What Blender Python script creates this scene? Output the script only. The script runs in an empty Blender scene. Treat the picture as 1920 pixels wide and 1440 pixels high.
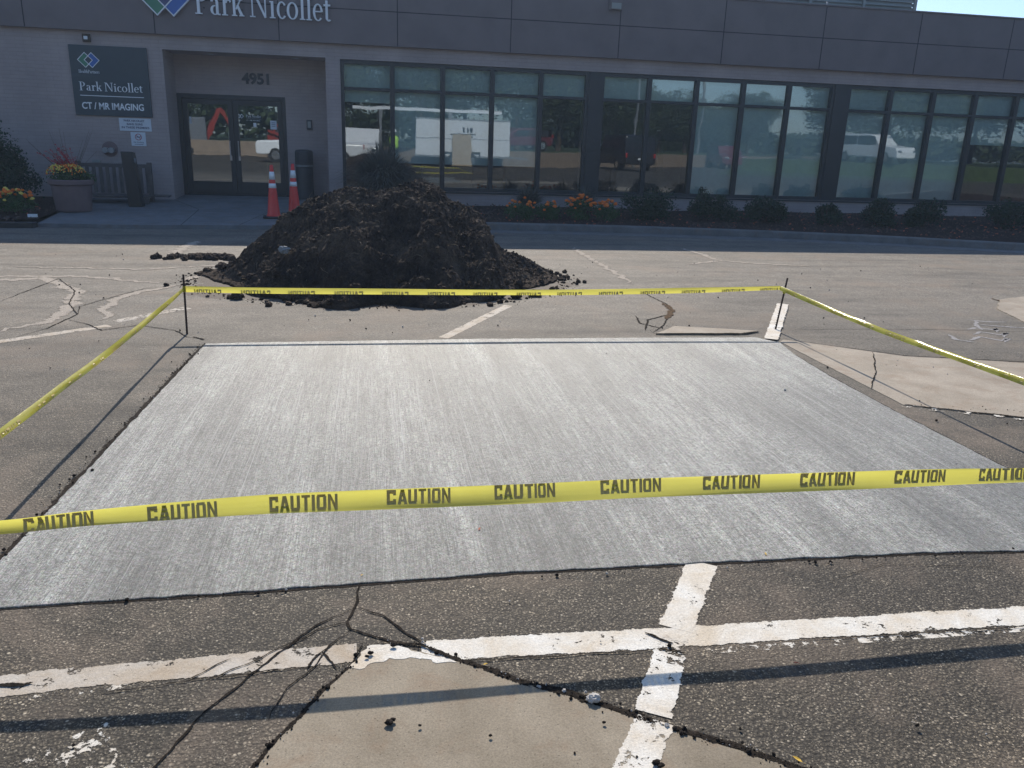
import bpy, math, random
from mathutils import Vector, Matrix, noise
R = math.radians
random.seed(7)
scene = bpy.context.scene
COL = scene.collection

# ------------------------------------------------------------------ camera, sky, sun, exposure
pitch, roll, yaw = R(16.9), R(2.0), R(10.1)
fw = Vector((math.sin(yaw)*math.cos(pitch), math.cos(yaw)*math.cos(pitch), -math.sin(pitch)))
rt = Vector((math.cos(yaw), -math.sin(yaw), 0)); up = rt.cross(fw)
rt2 = math.cos(roll)*rt + math.sin(roll)*up; up2 = -math.sin(roll)*rt + math.cos(roll)*up
cam = bpy.data.objects.new('camera', bpy.data.cameras.new('camera')); COL.objects.link(cam)
cam.matrix_world = Matrix(((rt2.x, up2.x, -fw.x, 0), (rt2.y, up2.y, -fw.y, 0), (rt2.z, up2.z, -fw.z, 1.5), (0, 0, 0, 1)))
cam.data.sensor_width = 36; cam.data.lens = 36*1500/1920
cam.data.clip_start = .05; cam.data.clip_end = 2000
scene.camera = cam
SUN_EL, SUN_AZ = R(40), R(3)          # azimuth from +Y towards +X
world = bpy.data.worlds.new('World'); scene.world = world; world.use_nodes = True
wn = world.node_tree.nodes; wl = world.node_tree.links
sky = wn.new('ShaderNodeTexSky'); sky.sky_type = 'NISHITA'; sky.sun_disc = False
sky.sun_elevation = SUN_EL; sky.sun_rotation = SUN_AZ; sky.air_density = 1.0; sky.dust_density = .6; sky.ozone_density = 5.0
wl.new(sky.outputs[0], wn['Background'].inputs[0]); wn['Background'].inputs[1].default_value = .135
sun = bpy.data.objects.new('sun', bpy.data.lights.new('sun', 'SUN')); COL.objects.link(sun)
sun.data.energy = 4.7; sun.data.angle = R(.53); sun.data.color = (1, .91, .79)
sdir = Vector((math.sin(SUN_AZ)*math.cos(SUN_EL), math.cos(SUN_AZ)*math.cos(SUN_EL), math.sin(SUN_EL)))
sun.rotation_euler = sdir.to_track_quat('Z', 'Y').to_euler(); sun.location = (0, 30, 25)
scene.view_settings.view_transform = 'Standard'; scene.view_settings.look = 'None'
scene.view_settings.exposure = .27; scene.view_settings.gamma = 1

# ------------------------------------------------------------------ materials
def new_mat(name):
    m = bpy.data.materials.new(name); m.use_nodes = True
    return m, m.node_tree.nodes, m.node_tree.links, m.node_tree.nodes['Principled BSDF']
def setp(b, **k):
    names = dict(rough='Roughness', metal='Metallic', spec='Specular IOR Level', base='Base Color', trans='Transmission Weight', ior='IOR', sheen='Sheen Weight', coat='Coat Weight')
    for a, v in k.items():
        b.inputs[names[a]].default_value = (*v, 1) if a == 'base' else v
def N(nodes, typ, **k):
    n = nodes.new(typ)
    for a, v in k.items(): setattr(n, a, v)
    return n
def coords(n, l, scale=(1, 1, 1), rot=(0, 0, 0)):
    g = n.new('ShaderNodeNewGeometry'); mp = n.new('ShaderNodeMapping')
    mp.inputs['Scale'].default_value = scale; mp.inputs['Rotation'].default_value = rot
    l.new(g.outputs['Position'], mp.inputs['Vector']); return mp.outputs[0]
def noisetex(n, l, vec, scale, detail=4, rough=.55, dist=0):
    t = n.new('ShaderNodeTexNoise'); t.inputs['Scale'].default_value = scale; t.inputs['Detail'].default_value = detail
    t.inputs['Roughness'].default_value = rough; t.inputs['Distortion'].default_value = dist
    l.new(vec, t.inputs['Vector']); return t.outputs['Fac']
def ramp(n, l, fac, stops):
    r = n.new('ShaderNodeValToRGB'); e = r.color_ramp.elements
    while len(e) < len(stops): e.new(.5)
    for i, (p, c) in enumerate(stops):
        e[i].position = p; e[i].color = (*c, 1) if isinstance(c, tuple) else (c, c, c, 1)
    l.new(fac, r.inputs[0]); return r.outputs[0]
def mixc(n, l, fac, a, b, mode='MIX'):
    m = n.new('ShaderNodeMix'); m.data_type = 'RGBA'; m.blend_type = mode
    for s, v in ((m.inputs[0], fac), (m.inputs[6], a), (m.inputs[7], b)):
        if isinstance(v, (int, float)): s.default_value = v if s == m.inputs[0] else (v, v, v, 1)
        elif isinstance(v, tuple): s.default_value = (*v, 1)
        else: l.new(v, s)
    return m.outputs[2]
def bump(n, l, h, dist, strength=1, prev=None):
    b = n.new('ShaderNodeBump'); b.inputs['Distance'].default_value = dist; b.inputs['Strength'].default_value = strength
    l.new(h, b.inputs['Height'])
    if prev: l.new(prev, b.inputs['Normal'])
    return b.outputs[0]

def plain(name, col, rough=.6, var=.15, scale=8, spec=.5, metal=0, bmp=0):
    m, n, l, b = new_mat(name); setp(b, rough=rough, spec=spec, metal=metal)
    v = coords(n, l); f = noisetex(n, l, v, scale, 5)
    lo = tuple(c*(1-var) for c in col); hi = tuple(min(1, c*(1+var)) for c in col)
    l.new(ramp(n, l, f, [(.3, lo), (.7, hi)]), b.inputs['Base Color'])
    if bmp: l.new(bump(n, l, noisetex(n, l, v, scale*6, 4), bmp), b.inputs['Normal'])
    return m

def mat_asphalt():
    m, n, l, b = new_mat('asphalt'); setp(b, rough=.8, spec=.4)
    v = coords(n, l)
    wn_ = n.new('ShaderNodeTexNoise'); wn_.inputs['Scale'].default_value = 70; wn_.inputs['Detail'].default_value = 2; l.new(v, wn_.inputs['Vector'])
    vs_ = n.new('ShaderNodeVectorMath'); vs_.operation = 'SCALE'; vs_.inputs['Scale'].default_value = .009; l.new(wn_.outputs['Color'], vs_.inputs[0])
    va = n.new('ShaderNodeVectorMath'); va.operation = 'ADD'; l.new(v, va.inputs[0]); l.new(vs_.outputs[0], va.inputs[1])
    def stones(scale):
        vo = n.new('ShaderNodeTexVoronoi'); vo.inputs['Scale'].default_value = scale; l.new(va.outputs[0], vo.inputs['Vector'])
        sep = n.new('ShaderNodeSeparateColor'); l.new(vo.outputs['Color'], sep.inputs[0])
        st = ramp(n, l, sep.outputs[0], [(0, (.050, .044, .033)), (.3, (.105, .092, .068)), (.62, (.185, .162, .120)), (.9, (.30, .262, .20)), (1, (.52, .47, .37))])
        dd = ramp(n, l, vo.outputs['Distance'], [(.22, 1.0), (.55, 0.0)])
        return mixc(n, l, dd, (.030, .026, .020), st), vo.outputs['Distance']
    c1, d1 = stones(100); c2, d2 = stones(185)
    c = mixc(n, l, ramp(n, l, noisetex(n, l, v, 34, 3, .6), [(.45, 0.0), (.55, 1.0)]), c1, c2)
    big = noisetex(n, l, v, .55, 6, .6)
    c = mixc(n, l, 1, c, ramp(n, l, big, [(.3, (.72, .71, .70)), (.5, (.98, .95, .92)), (.7, (1.38, 1.27, 1.15))]), 'MULTIPLY')
    mid = noisetex(n, l, v, 5.5, 7, .75)
    c = mixc(n, l, 1, c, ramp(n, l, mid, [(.3, .72), (.7, 1.28)]), 'MULTIPLY')
    vs = coords(n, l, (.28, 1.5, 1)); st = noisetex(n, l, vs, 1.3, 6, .65, .4)
    c = mixc(n, l, 1, c, ramp(n, l, st, [(.34, .74), (.5, 1.0), (.72, 1.16)]), 'MULTIPLY')
    g = n.new('ShaderNodeSeparateXYZ'); l.new(v, g.inputs[0])
    mr = n.new('ShaderNodeMapRange'); mr.inputs[1].default_value = 2.6; mr.inputs[2].default_value = 7.5; l.new(g.outputs[1], mr.inputs[0])
    fine = ramp(n, l, noisetex(n, l, v, 48, 4, .85), [(.3, (.064, .057, .047)), (.5, (.178, .159, .130)), (.7, (.37, .335, .28))])
    fine = mixc(n, l, 1, fine, ramp(n, l, st, [(.3, .60), (.5, .98), (.75, 1.25)]), 'MULTIPLY')
    fine = mixc(n, l, 1, fine, ramp(n, l, mid, [(.3, .74), (.7, 1.22)]), 'MULTIPLY')
    mm = n.new('ShaderNodeMath'); mm.operation = 'MULTIPLY'; mm.inputs[1].default_value = .8; l.new(mr.outputs[0], mm.inputs[0])
    c = mixc(n, l, mm.outputs[0], c, fine)
    mud = noisetex(n, l, v, 1.1, 5, .65, .6)
    mudc = mixc(n, l, 1, (.20, .155, .115), ramp(n, l, noisetex(n, l, v, 90, 4, .8), [(.3, .5), (.7, 1.45)]), 'MULTIPLY')
    c = mixc(n, l, ramp(n, l, mud, [(.50, 0.0), (.70, .65)]), c, mudc)
    # dusty, muddy ring left round the soil heap
    sub = n.new('ShaderNodeVectorMath'); sub.operation = 'SUBTRACT'; sub.inputs[1].default_value = (.1, 8.6, 0); l.new(v, sub.inputs[0])
    sc = n.new('ShaderNodeVectorMath'); sc.operation = 'MULTIPLY'; sc.inputs[1].default_value = (.33, .52, 0); l.new(sub.outputs[0], sc.inputs[0])
    ln = n.new('ShaderNodeVectorMath'); ln.operation = 'LENGTH'; l.new(sc.outputs[0], ln.inputs[0])
    ad = n.new('ShaderNodeMath'); ad.operation = 'ADD'; l.new(ln.outputs['Value'], ad.inputs[0])
    nm = n.new('ShaderNodeMath'); nm.operation = 'MULTIPLY'; nm.inputs[1].default_value = .7; l.new(noisetex(n, l, v, 1.6, 6, .7), nm.inputs[0]); l.new(nm.outputs[0], ad.inputs[1])
    c = mixc(n, l, ramp(n, l, ad.outputs[0], [(.98, .85), (1.15, .35), (1.38, 0.0)]), c, (.075, .056, .042))
    l.new(c, b.inputs['Base Color'])
    b1 = bump(n, l, d1, -.0035, .9); b2 = bump(n, l, noisetex(n, l, v, 60, 5, .75), .0035, .8, b1)
    l.new(b2, b.inputs['Normal'])
    return m
def mat_slab():
    m, n, l, b = new_mat('fresh_broomed_concrete'); setp(b, rough=.5, spec=.6)
    v = coords(n, l, (210, 5, 1)); s = noisetex(n, l, v, 1, 4, .75)
    v2 = coords(n, l, (42, .8, 1)); s2 = noisetex(n, l, v2, 1, 3, .6)
    v0 = coords(n, l); gr = noisetex(n, l, v0, 210, 3, .9)
    c = ramp(n, l, noisetex(n, l, v0, .8, 4), [(.3, (.124, .126, .115)), (.7, (.190, .190, .172))])
    c = mixc(n, l, 1, c, ramp(n, l, s, [(.34, .5), (.66, 1.5)]), 'MULTIPLY')
    c = mixc(n, l, 1, c, ramp(n, l, s2, [(.35, .86), (.65, 1.14)]), 'MULTIPLY')
    c = mixc(n, l, 1, c, ramp(n, l, gr, [(.32, .38), (.5, .95), (.68, 1.75)]), 'MULTIPLY')
    vo = n.new('ShaderNodeTexVoronoi'); vo.inputs['Scale'].default_value = 165; l.new(v0, vo.inputs['Vector'])
    hs = n.new('ShaderNodeHueSaturation'); hs.inputs['Saturation'].default_value = .16; hs.inputs['Value'].default_value = 1; l.new(vo.outputs['Color'], hs.inputs['Color'])
    sp = n.new('ShaderNodeMix'); sp.data_type = 'RGBA'; sp.blend_type = 'MULTIPLY'; sp.inputs[0].default_value = 1; l.new(hs.outputs[0], sp.inputs[6]); sp.inputs[7].default_value = (1.75, 1.75, 1.75, 1)
    lf = n.new('ShaderNodeMix'); lf.data_type = 'RGBA'; lf.blend_type = 'ADD'; lf.inputs[0].default_value = 1; l.new(sp.outputs[2], lf.inputs[6]); lf.inputs[7].default_value = (.12, .12, .12, 1)
    c = mixc(n, l, .85, c, lf.outputs[2], 'MULTIPLY')
    vq = n.new('ShaderNodeTexVoronoi'); vq.inputs['Scale'].default_value = 75; l.new(v0, vq.inputs['Vector']); sq = n.new('ShaderNodeSeparateColor'); l.new(vq.outputs['Color'], sq.inputs[0])
    c = mixc(n, l, .6, c, ramp(n, l, sq.outputs[0], [(0, .6), (1, 1.4)]), 'MULTIPLY')
    v3 = coords(n, l, (3.2, .25, 1)); c = mixc(n, l, 1, c, ramp(n, l, noisetex(n, l, v3, 1, 5, .7), [(.32, .58), (.5, .98), (.68, 1.55)]), 'MULTIPLY')
    v4 = coords(n, l, (1.1, 1.0, 1)); c = mixc(n, l, 1, c, ramp(n, l, noisetex(n, l, v4, .9, 4, .6), [(.3, .85), (.7, 1.17)]), 'MULTIPLY')
    v5 = coords(n, l, (95, .35, 1)); c = mixc(n, l, ramp(n, l, noisetex(n, l, v5, 1, 2, .5), [(.62, 0.0), (.72, .6)]), c, (.40, .40, .39)); c = mixc(n, l, ramp(n, l, noisetex(n, l, v5, 1.07, 2, .5), [(.28, .35), (.35, 0.0)]), c, (.09, .09, .09))
    l.new(c, b.inputs['Base Color'])
    l.new(ramp(n, l, noisetex(n, l, v3, 1.0, 4, .6), [(.35, .40), (.65, .55)]), b.inputs['Roughness'])
    b1 = bump(n, l, s, .0040, .95); b2 = bump(n, l, gr, .0032, .95, b1); b3 = bump(n, l, s2, .003, .6, b2)
    l.new(b3, b.inputs['Normal']); return m
def mat_oldconc(name, lo, hi, pit=True, white=False):
    m, n, l, b = new_mat(name); setp(b, rough=.8, spec=.35)
    v = coords(n, l)
    c = ramp(n, l, noisetex(n, l, v, 2.4, 7, .7, .5), [(.34, lo), (.66, hi)])
    c = mixc(n, l, 1, c, ramp(n, l, noisetex(n, l, v, 170, 3, .8), [(.3, .72), (.7, 1.28)]), 'MULTIPLY')
    c = mixc(n, l, ramp(n, l, noisetex(n, l, v, 6, 5, .7, .5), [(.50, 0.0), (.72, .45)]), c, (.21, .13, .075))
    vo = n.new('ShaderNodeTexVoronoi'); vo.inputs['Scale'].default_value = 48; l.new(v, vo.inputs['Vector'])
    sp = ramp(n, l, vo.outputs['Distance'], [(.06, .35), (.13, 1.0)])
    c = mixc(n, l, .8, c, sp, 'MULTIPLY')
    l.new(c, b.inputs['Base Color'])
    l.new(bump(n, l, noisetex(n, l, v, 120, 4, .8), .002, .8), b.inputs['Normal'])
    return m
def uvnode(n, name):
    u = n.new('ShaderNodeUVMap'); u.uv_map = name; sp = n.new('ShaderNodeSeparateXYZ'); n.id_data.links.new(u.outputs[0], sp.inputs[0]); return sp.outputs
def math_(n, l, op, a, b=None, clamp=False):
    m = n.new('ShaderNodeMath'); m.operation = op; m.use_clamp = clamp
    for i, v in enumerate((a, b)):
        if v is None: continue
        if isinstance(v, (int, float)): m.inputs[i].default_value = v
        else: l.new(v, m.inputs[i])
    return m.outputs[0]
def cutout(n, l, b, keep):
    t = n.new('ShaderNodeBsdfTransparent'); mx = n.new('ShaderNodeMixShader'); l.new(keep, mx.inputs[0]); l.new(t.outputs[0], mx.inputs[1]); l.new(b.outputs[0], mx.inputs[2]); l.new(mx.outputs[0], n['Material Output'].inputs[0])
def mat_paint(name='road_paint', col=(.72, .70, .64)):
    m, n, l, b = new_mat(name); setp(b, rough=.75, spec=.3)
    v = coords(n, l)
    dk = tuple(x*y for x, y in zip(col, (.80, .71, .60)))
    c = ramp(n, l, noisetex(n, l, v, 4, 7, .7, .5), [(.35, dk), (.62, col)])
    c = mixc(n, l, 1, c, ramp(n, l, noisetex(n, l, v, 150, 4, .85), [(.3, .72), (.7, 1.18)]), 'MULTIPLY')
    c = mixc(n, l, ramp(n, l, noisetex(n, l, v, 260, 2, .5), [(.66, 0.0), (.72, .55)]), c, (.12, .10, .08))
    l.new(c, b.inputs['Base Color']); l.new(bump(n, l, noisetex(n, l, v, 110, 4, .8), .003, .9), b.inputs['Normal'])
    uv = uvnode(n, 'uv'); w = uvnode(n, 'wear')
    e = math_(n, l, 'MULTIPLY', math_(n, l, 'ABSOLUTE', uv[1]), 2.0)
    ef = math_(n, l, 'MULTIPLY', math_(n, l, 'SUBTRACT', e, .64, True), 1.25)
    nn = math_(n, l, 'ADD', math_(n, l, 'MULTIPLY', noisetex(n, l, v, 16, 3, .6, .8), .62), math_(n, l, 'MULTIPLY', noisetex(n, l, v, 75, 4, .75), .38))
    k = math_(n, l, 'SUBTRACT', math_(n, l, 'SUBTRACT', w[0], ef), nn)
    cutout(n, l, b, math_(n, l, 'GREATER_THAN', k, 0.0)); return m
def mat_crack(name, lo, hi, sc=28):
    m, n, l, b = new_mat(name); setp(b, rough=.95, spec=.1)
    v = coords(n, l)
    l.new(ramp(n, l, noisetex(n, l, v, 95, 4, .85), [(.38, lo), (.66, hi)]), b.inputs['Base Color']); l.new(bump(n, l, noisetex(n, l, v, 80, 4, .8), .008), b.inputs['Normal'])
    uv = uvnode(n, 'uv'); e = math_(n, l, 'MULTIPLY', math_(n, l, 'ABSOLUTE', uv[1]), 2.0)
    nn = math_(n, l, 'ADD', math_(n, l, 'MULTIPLY', noisetex(n, l, v, sc, 3, .7), 1.5), math_(n, l, 'MULTIPLY', noisetex(n, l, v, sc*5, 3, .8), .9))
    cutout(n, l, b, math_(n, l, 'GREATER_THAN', math_(n, l, 'SUBTRACT', math_(n, l, 'SUBTRACT', nn, .62), e), 0.0)); return m
def mat_brick():
    m, n, l, b = new_mat('painted_brick'); setp(b, rough=.7, spec=.3)
    g = n.new('ShaderNodeNewGeometry'); s = n.new('ShaderNodeSeparateXYZ'); l.new(g.outputs['Position'], s.inputs[0])
    ad = n.new('ShaderNodeMath'); ad.operation = 'ADD'; l.new(s.outputs[0], ad.inputs[0]); l.new(s.outputs[1], ad.inputs[1])
    cb = n.new('ShaderNodeCombineXYZ'); l.new(ad.outputs[0], cb.inputs[0]); l.new(s.outputs[2], cb.inputs[1])
    bt = n.new('ShaderNodeTexBrick'); bt.inputs['Scale'].default_value = 1; bt.inputs['Brick Width'].default_value = .3; bt.inputs['Row Height'].default_value = .068
    bt.inputs['Mortar Size'].default_value = .006; bt.inputs['Mortar Smooth'].default_value = .3
    bt.inputs['Color1'].default_value = (.39, .32, .30, 1); bt.inputs['Color2'].default_value = (.375, .307, .288, 1); bt.inputs['Mortar'].default_value = (.345, .283, .266, 1)
    l.new(cb.outputs[0], bt.inputs['Vector'])
    c = mixc(n, l, 1, bt.outputs['Color'], ramp(n, l, noisetex(n, l, g.outputs['Position'], 1.3, 6, .65), [(.3, .86), (.7, 1.12)]), 'MULTIPLY')
    l.new(c, b.inputs['Base Color'])
    b1 = bump(n, l, bt.outputs['Fac'], -.004, .6); l.new(bump(n, l, noisetex(n, l, g.outputs['Position'], 90, 3), .002, .5, b1), b.inputs['Normal'])
    return m
def mat_glass(name, gl=.2, tint=(.80, .90, .88), wav=.0008):
    m, n, l, b = new_mat(name); n.remove(b)
    out = n['Material Output']; t = n.new('ShaderNodeBsdfTransparent'); t.inputs[0].default_value = (*tint, 1)
    g = n.new('ShaderNodeBsdfGlossy'); g.inputs['Roughness'].default_value = .012; g.inputs[0].default_value = (.82, .93, 1, 1)
    fr = n.new('ShaderNodeFresnel'); fr.inputs[0].default_value = 1.5
    a = n.new('ShaderNodeMath'); a.operation = 'ADD'; a.inputs[1].default_value = gl; a.use_clamp = True; l.new(fr.outputs[0], a.inputs[0])
    mx = n.new('ShaderNodeMixShader'); l.new(a.outputs[0], mx.inputs[0]); l.new(t.outputs[0], mx.inputs[1]); l.new(g.outputs[0], mx.inputs[2])
    v = coords(n, l, (1, 1, .5)); l.new(bump(n, l, noisetex(n, l, v, 2.2, 2, .4), wav*2, .5), g.inputs['Normal'])
    l.new(mx.outputs[0], out.inputs[0]); return m
def mat_leaf(name, lo, hi, sc=3):
    m, n, l, b = new_mat(name); setp(b, rough=.6, spec=.3)
    v = coords(n, l); l.new(ramp(n, l, noisetex(n, l, v, sc, 4, .7), [(.3, lo), (.7, hi)]), b.inputs['Base Color']); return m
def mat_tape():
    m, n, l, b = new_mat('yellow_tape_plastic'); setp(b, rough=.2, spec=.6, base=(.72, .64, .035))
    v = coords(n, l); l.new(ramp(n, l, noisetex(n, l, v, 7, 4), [(.3, (.60, .54, .06)), (.7, (.72, .67, .12))]), b.inputs['Base Color'])
    tr = n.new('ShaderNodeBsdfTranslucent'); tr.inputs[0].default_value = (.80, .75, .15, 1)
    tp = n.new('ShaderNodeBsdfTransparent'); tp.inputs[0].default_value = (.85, .85, .45, 1)
    m1 = n.new('ShaderNodeMixShader'); m1.inputs[0].default_value = .5; l.new(b.outputs[0], m1.inputs[1]); l.new(tr.outputs[0], m1.inputs[2])
    m2 = n.new('ShaderNodeMixShader'); m2.inputs[0].default_value = .07; l.new(m1.outputs[0], m2.inputs[1]); l.new(tp.outputs[0], m2.inputs[2])
    l.new(m2.outputs[0], n['Material Output'].inputs[0])
    vs = coords(n, l, (3, 3, 160)); b1 = bump(n, l, noisetex(n, l, vs, 1, 3, .6), .0015, .6); l.new(bump(n, l, noisetex(n, l, v, 30, 3, .6, 1.2), .002, .6, b1), b.inputs['Normal'])
    return m
def mat_soil():
    m, n, l, b = new_mat('dark_soil'); setp(b, rough=.95, spec=.15)
    v = coords(n, l)
    c = ramp(n, l, noisetex(n, l, v, 2.6, 7, .75), [(.32, (.026, .020, .017)), (.5, (.066, .048, .036)), (.68, (.15, .112, .080))])
    c = mixc(n, l, 1, c, ramp(n, l, noisetex(n, l, v, 55, 5, .8), [(.3, .55), (.7, 1.5)]), 'MULTIPLY')
    l.new(c, b.inputs['Base Color'])
    b1 = bump(n, l, noisetex(n, l, v, 30, 8, .75), .035, 1); l.new(bump(n, l, noisetex(n, l, v, 130, 5, .8), .008, 1, b1), b.inputs['Normal'])
    return m

M = dict(
    asphalt=mat_asphalt(), slab=mat_slab(),
    fan=mat_oldconc('tan_concrete', (.19, .158, .112), (.29, .248, .185)),
    pan=mat_oldconc('pinkish_concrete', (.255, .218, .168), (.37, .32, .255)),
    walk=mat_oldconc('sidewalk_concrete', (.15, .15, .152), (.215, .215, .215)),
    kerb=mat_oldconc('kerb_concrete', (.13, .125, .118), (.21, .20, .19)),
    paint=mat_paint(), oldpaint=mat_paint('dusty_road_paint', (.50, .46, .40)), filler=mat_crack('worn_crack_filler', (.27, .235, .195), (.58, .52, .44), 9),
    faint=mat_crack('faint_marking_paint', (.24, .225, .21), (.44, .43, .43), 13),
    crack=mat_crack('crack_dirt', (.008, .007, .006), (.045, .036, .028)), rubble=plain('asphalt_crumb', (.035, .029, .024), .95, .5, 60, .1, bmp=.006),
    rust=mat_crack('rusty_leaf_litter', (.04, .028, .018), (.20, .13, .075)),
    gap=mat_crack('slab_joint', (.012, .010, .008), (.06, .048, .038)), joint=plain('dark_joint', (.05, .045, .04), .9),
    brick=mat_brick(), fascia=plain('plum_metal_panel', (.165, .130, .128), .55, .1, 2.2, .4),
    seam=plain('panel_joint_black', (.02, .018, .02), .8), trimwhite=plain('pale_metal', (.45, .45, .45), .5),
    frame=plain('dark_anodised_frame', (.022, .024, .026), .42, .12, 5),
    glass=mat_glass('window_glass', .16), doorglass=mat_glass('door_glass', .26, (.5, .56, .55)),
    shade=plain('roller_shade_fabric', (.70, .74, .72), .85, .05, 12),
    room=plain('dark_interior', (.09, .085, .08), .9), roomlight=plain('interior_wall', (.16, .15, .14), .9),
    signdark=plain('slate_green_sign', (.035, .052, .062), .5, .06), white=plain('white_lettering', (.80, .81, .82), .5, .04),
    green=plain('logo_green', (.05, .22, .12), .5, .08), blue=plain('logo_blue', (.04, .13, .42), .5, .08), navy=plain('logo_overlap', (.04, .05, .15), .5, .08),
    number=plain('dark_grey_metal', (.03, .03, .036), .5), signwhite=plain('white_sign_face', (.62, .66, .70), .5, .04), ink=plain('sign_ink', (.09, .10, .16), .6), redink=plain('sign_red', (.4, .05, .05), .6),
    louvre=plain('grey_louvre_metal', (.27, .28, .26), .5, .1, 4), ribwhite=plain('white_ribbed_metal', (.68, .68, .66), .5, .1, 3),
    orange=plain('cone_orange', (.74, .045, .035), .4, .08), reflwhite=plain('reflective_white', (.85, .86, .84), .4, .04), rubber=plain('black_rubber', (.02, .02, .021), .7),
    bin=plain('bin_plastic', (.035, .037, .042), .45), terracotta=plain('mauve_terracotta', (.17, .115, .11), .75, .1, 6, bmp=.001),
    wood=plain('weathered_wood', (.10, .085, .078), .8, .25, 9, bmp=.002), blackmetal=plain('black_metal', (.012, .013, .015), .4),
    mulch=plain('mulch', (.07, .045, .035), .95, .5, 30, .1, bmp=.03), soil=mat_soil(), mulchchip=plain('mulch_chip', (.10, .06, .045), .9, .4, 9), clay=plain('dry_soil_clod', (.085, .062, .046), .95, .4, 20, .1, bmp=.01),
    straw=plain('pale_chips', (.24, .19, .13), .8, .3, 5),
    shrub=mat_leaf('dark_shrub_leaf', (.014, .030, .014), (.035, .062, .026)), flowerleaf=mat_leaf('marigold_leaf', (.03, .07, .02), (.07, .13, .035)),
    grassblade=mat_leaf('purple_grass_blade', (.055, .068, .060), (.13, .125, .10)), plume=mat_leaf('grass_plume', (.16, .11, .09), (.25, .19, .15)),
    fl_or=mat_leaf('orange_petal', (.75, .14, .015), (.85, .24, .03), 20), fl_ye=mat_leaf('yellow_petal', (.75, .55, .06), (.85, .70, .2), 20), fl_red=mat_leaf('red_leaf', (.38, .03, .04), (.55, .06, .07), 20),
    tree=mat_leaf('tree_leaf', (.035, .055, .026), (.085, .12, .055), .8), bark=plain('bark', (.10, .075, .055), .9, .3, 6, bmp=.01),
    tape=mat_tape(), tapeink=plain('tape_ink', (.50, .39, .13), .5), rebar=plain('rusty_rebar', (.05, .03, .024), .75, .3, 40, metal=.4),
    carwhite=plain('white_car_paint', (.78, .79, .80), .25, .03), carblack=plain('black_car_paint', (.02, .02, .024), .25), carred=plain('maroon_car_paint', (.14, .03, .04), .25),
    carglass=plain('car_glass', (.02, .025, .03), .08), tyre=plain('tyre', (.02, .02, .02), .8), chrome=plain('chrome', (.7, .7, .7), .2, metal=1), redlens=plain('red_lens', (.5, .03, .03), .3),
    equip=plain('orange_red_equipment', (.30, .035, .02), .5), steel=plain('grey_steel', (.25, .26, .27), .45, metal=.5), tanwall=plain('tan_block_wall', (.27, .205, .15), .85, .15, 3, bmp=.01),
    vest=plain('hi_vis_vest', (.55, .95, .05), .6, .05), denim=plain('dark_trousers', (.04, .045, .06), .8), skin=plain('skin', (.45, .27, .19), .6), hat=plain('white_hard_hat', (.8, .8, .78), .4),
    yellow=plain('yellow_bollard_paint', (.80, .50, .03), .5), plywood=plain('plywood', (.42, .32, .21), .8), leafy=plain('fallen_leaf_yellow', (.62, .40, .05), .7), leafr=plain('fallen_leaf_red', (.35, .09, .04), .7),
    lawn=plain('lawn', (.06, .09, .03), .95, .3, 2), stone=plain('pale_pebble', (.45, .42, .38), .8), litter=plain('crumpled_plastic', (.22, .24, .25), .6), aluminium=plain('brushed_aluminium', (.5, .5, .5), .35, metal=.8))

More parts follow.
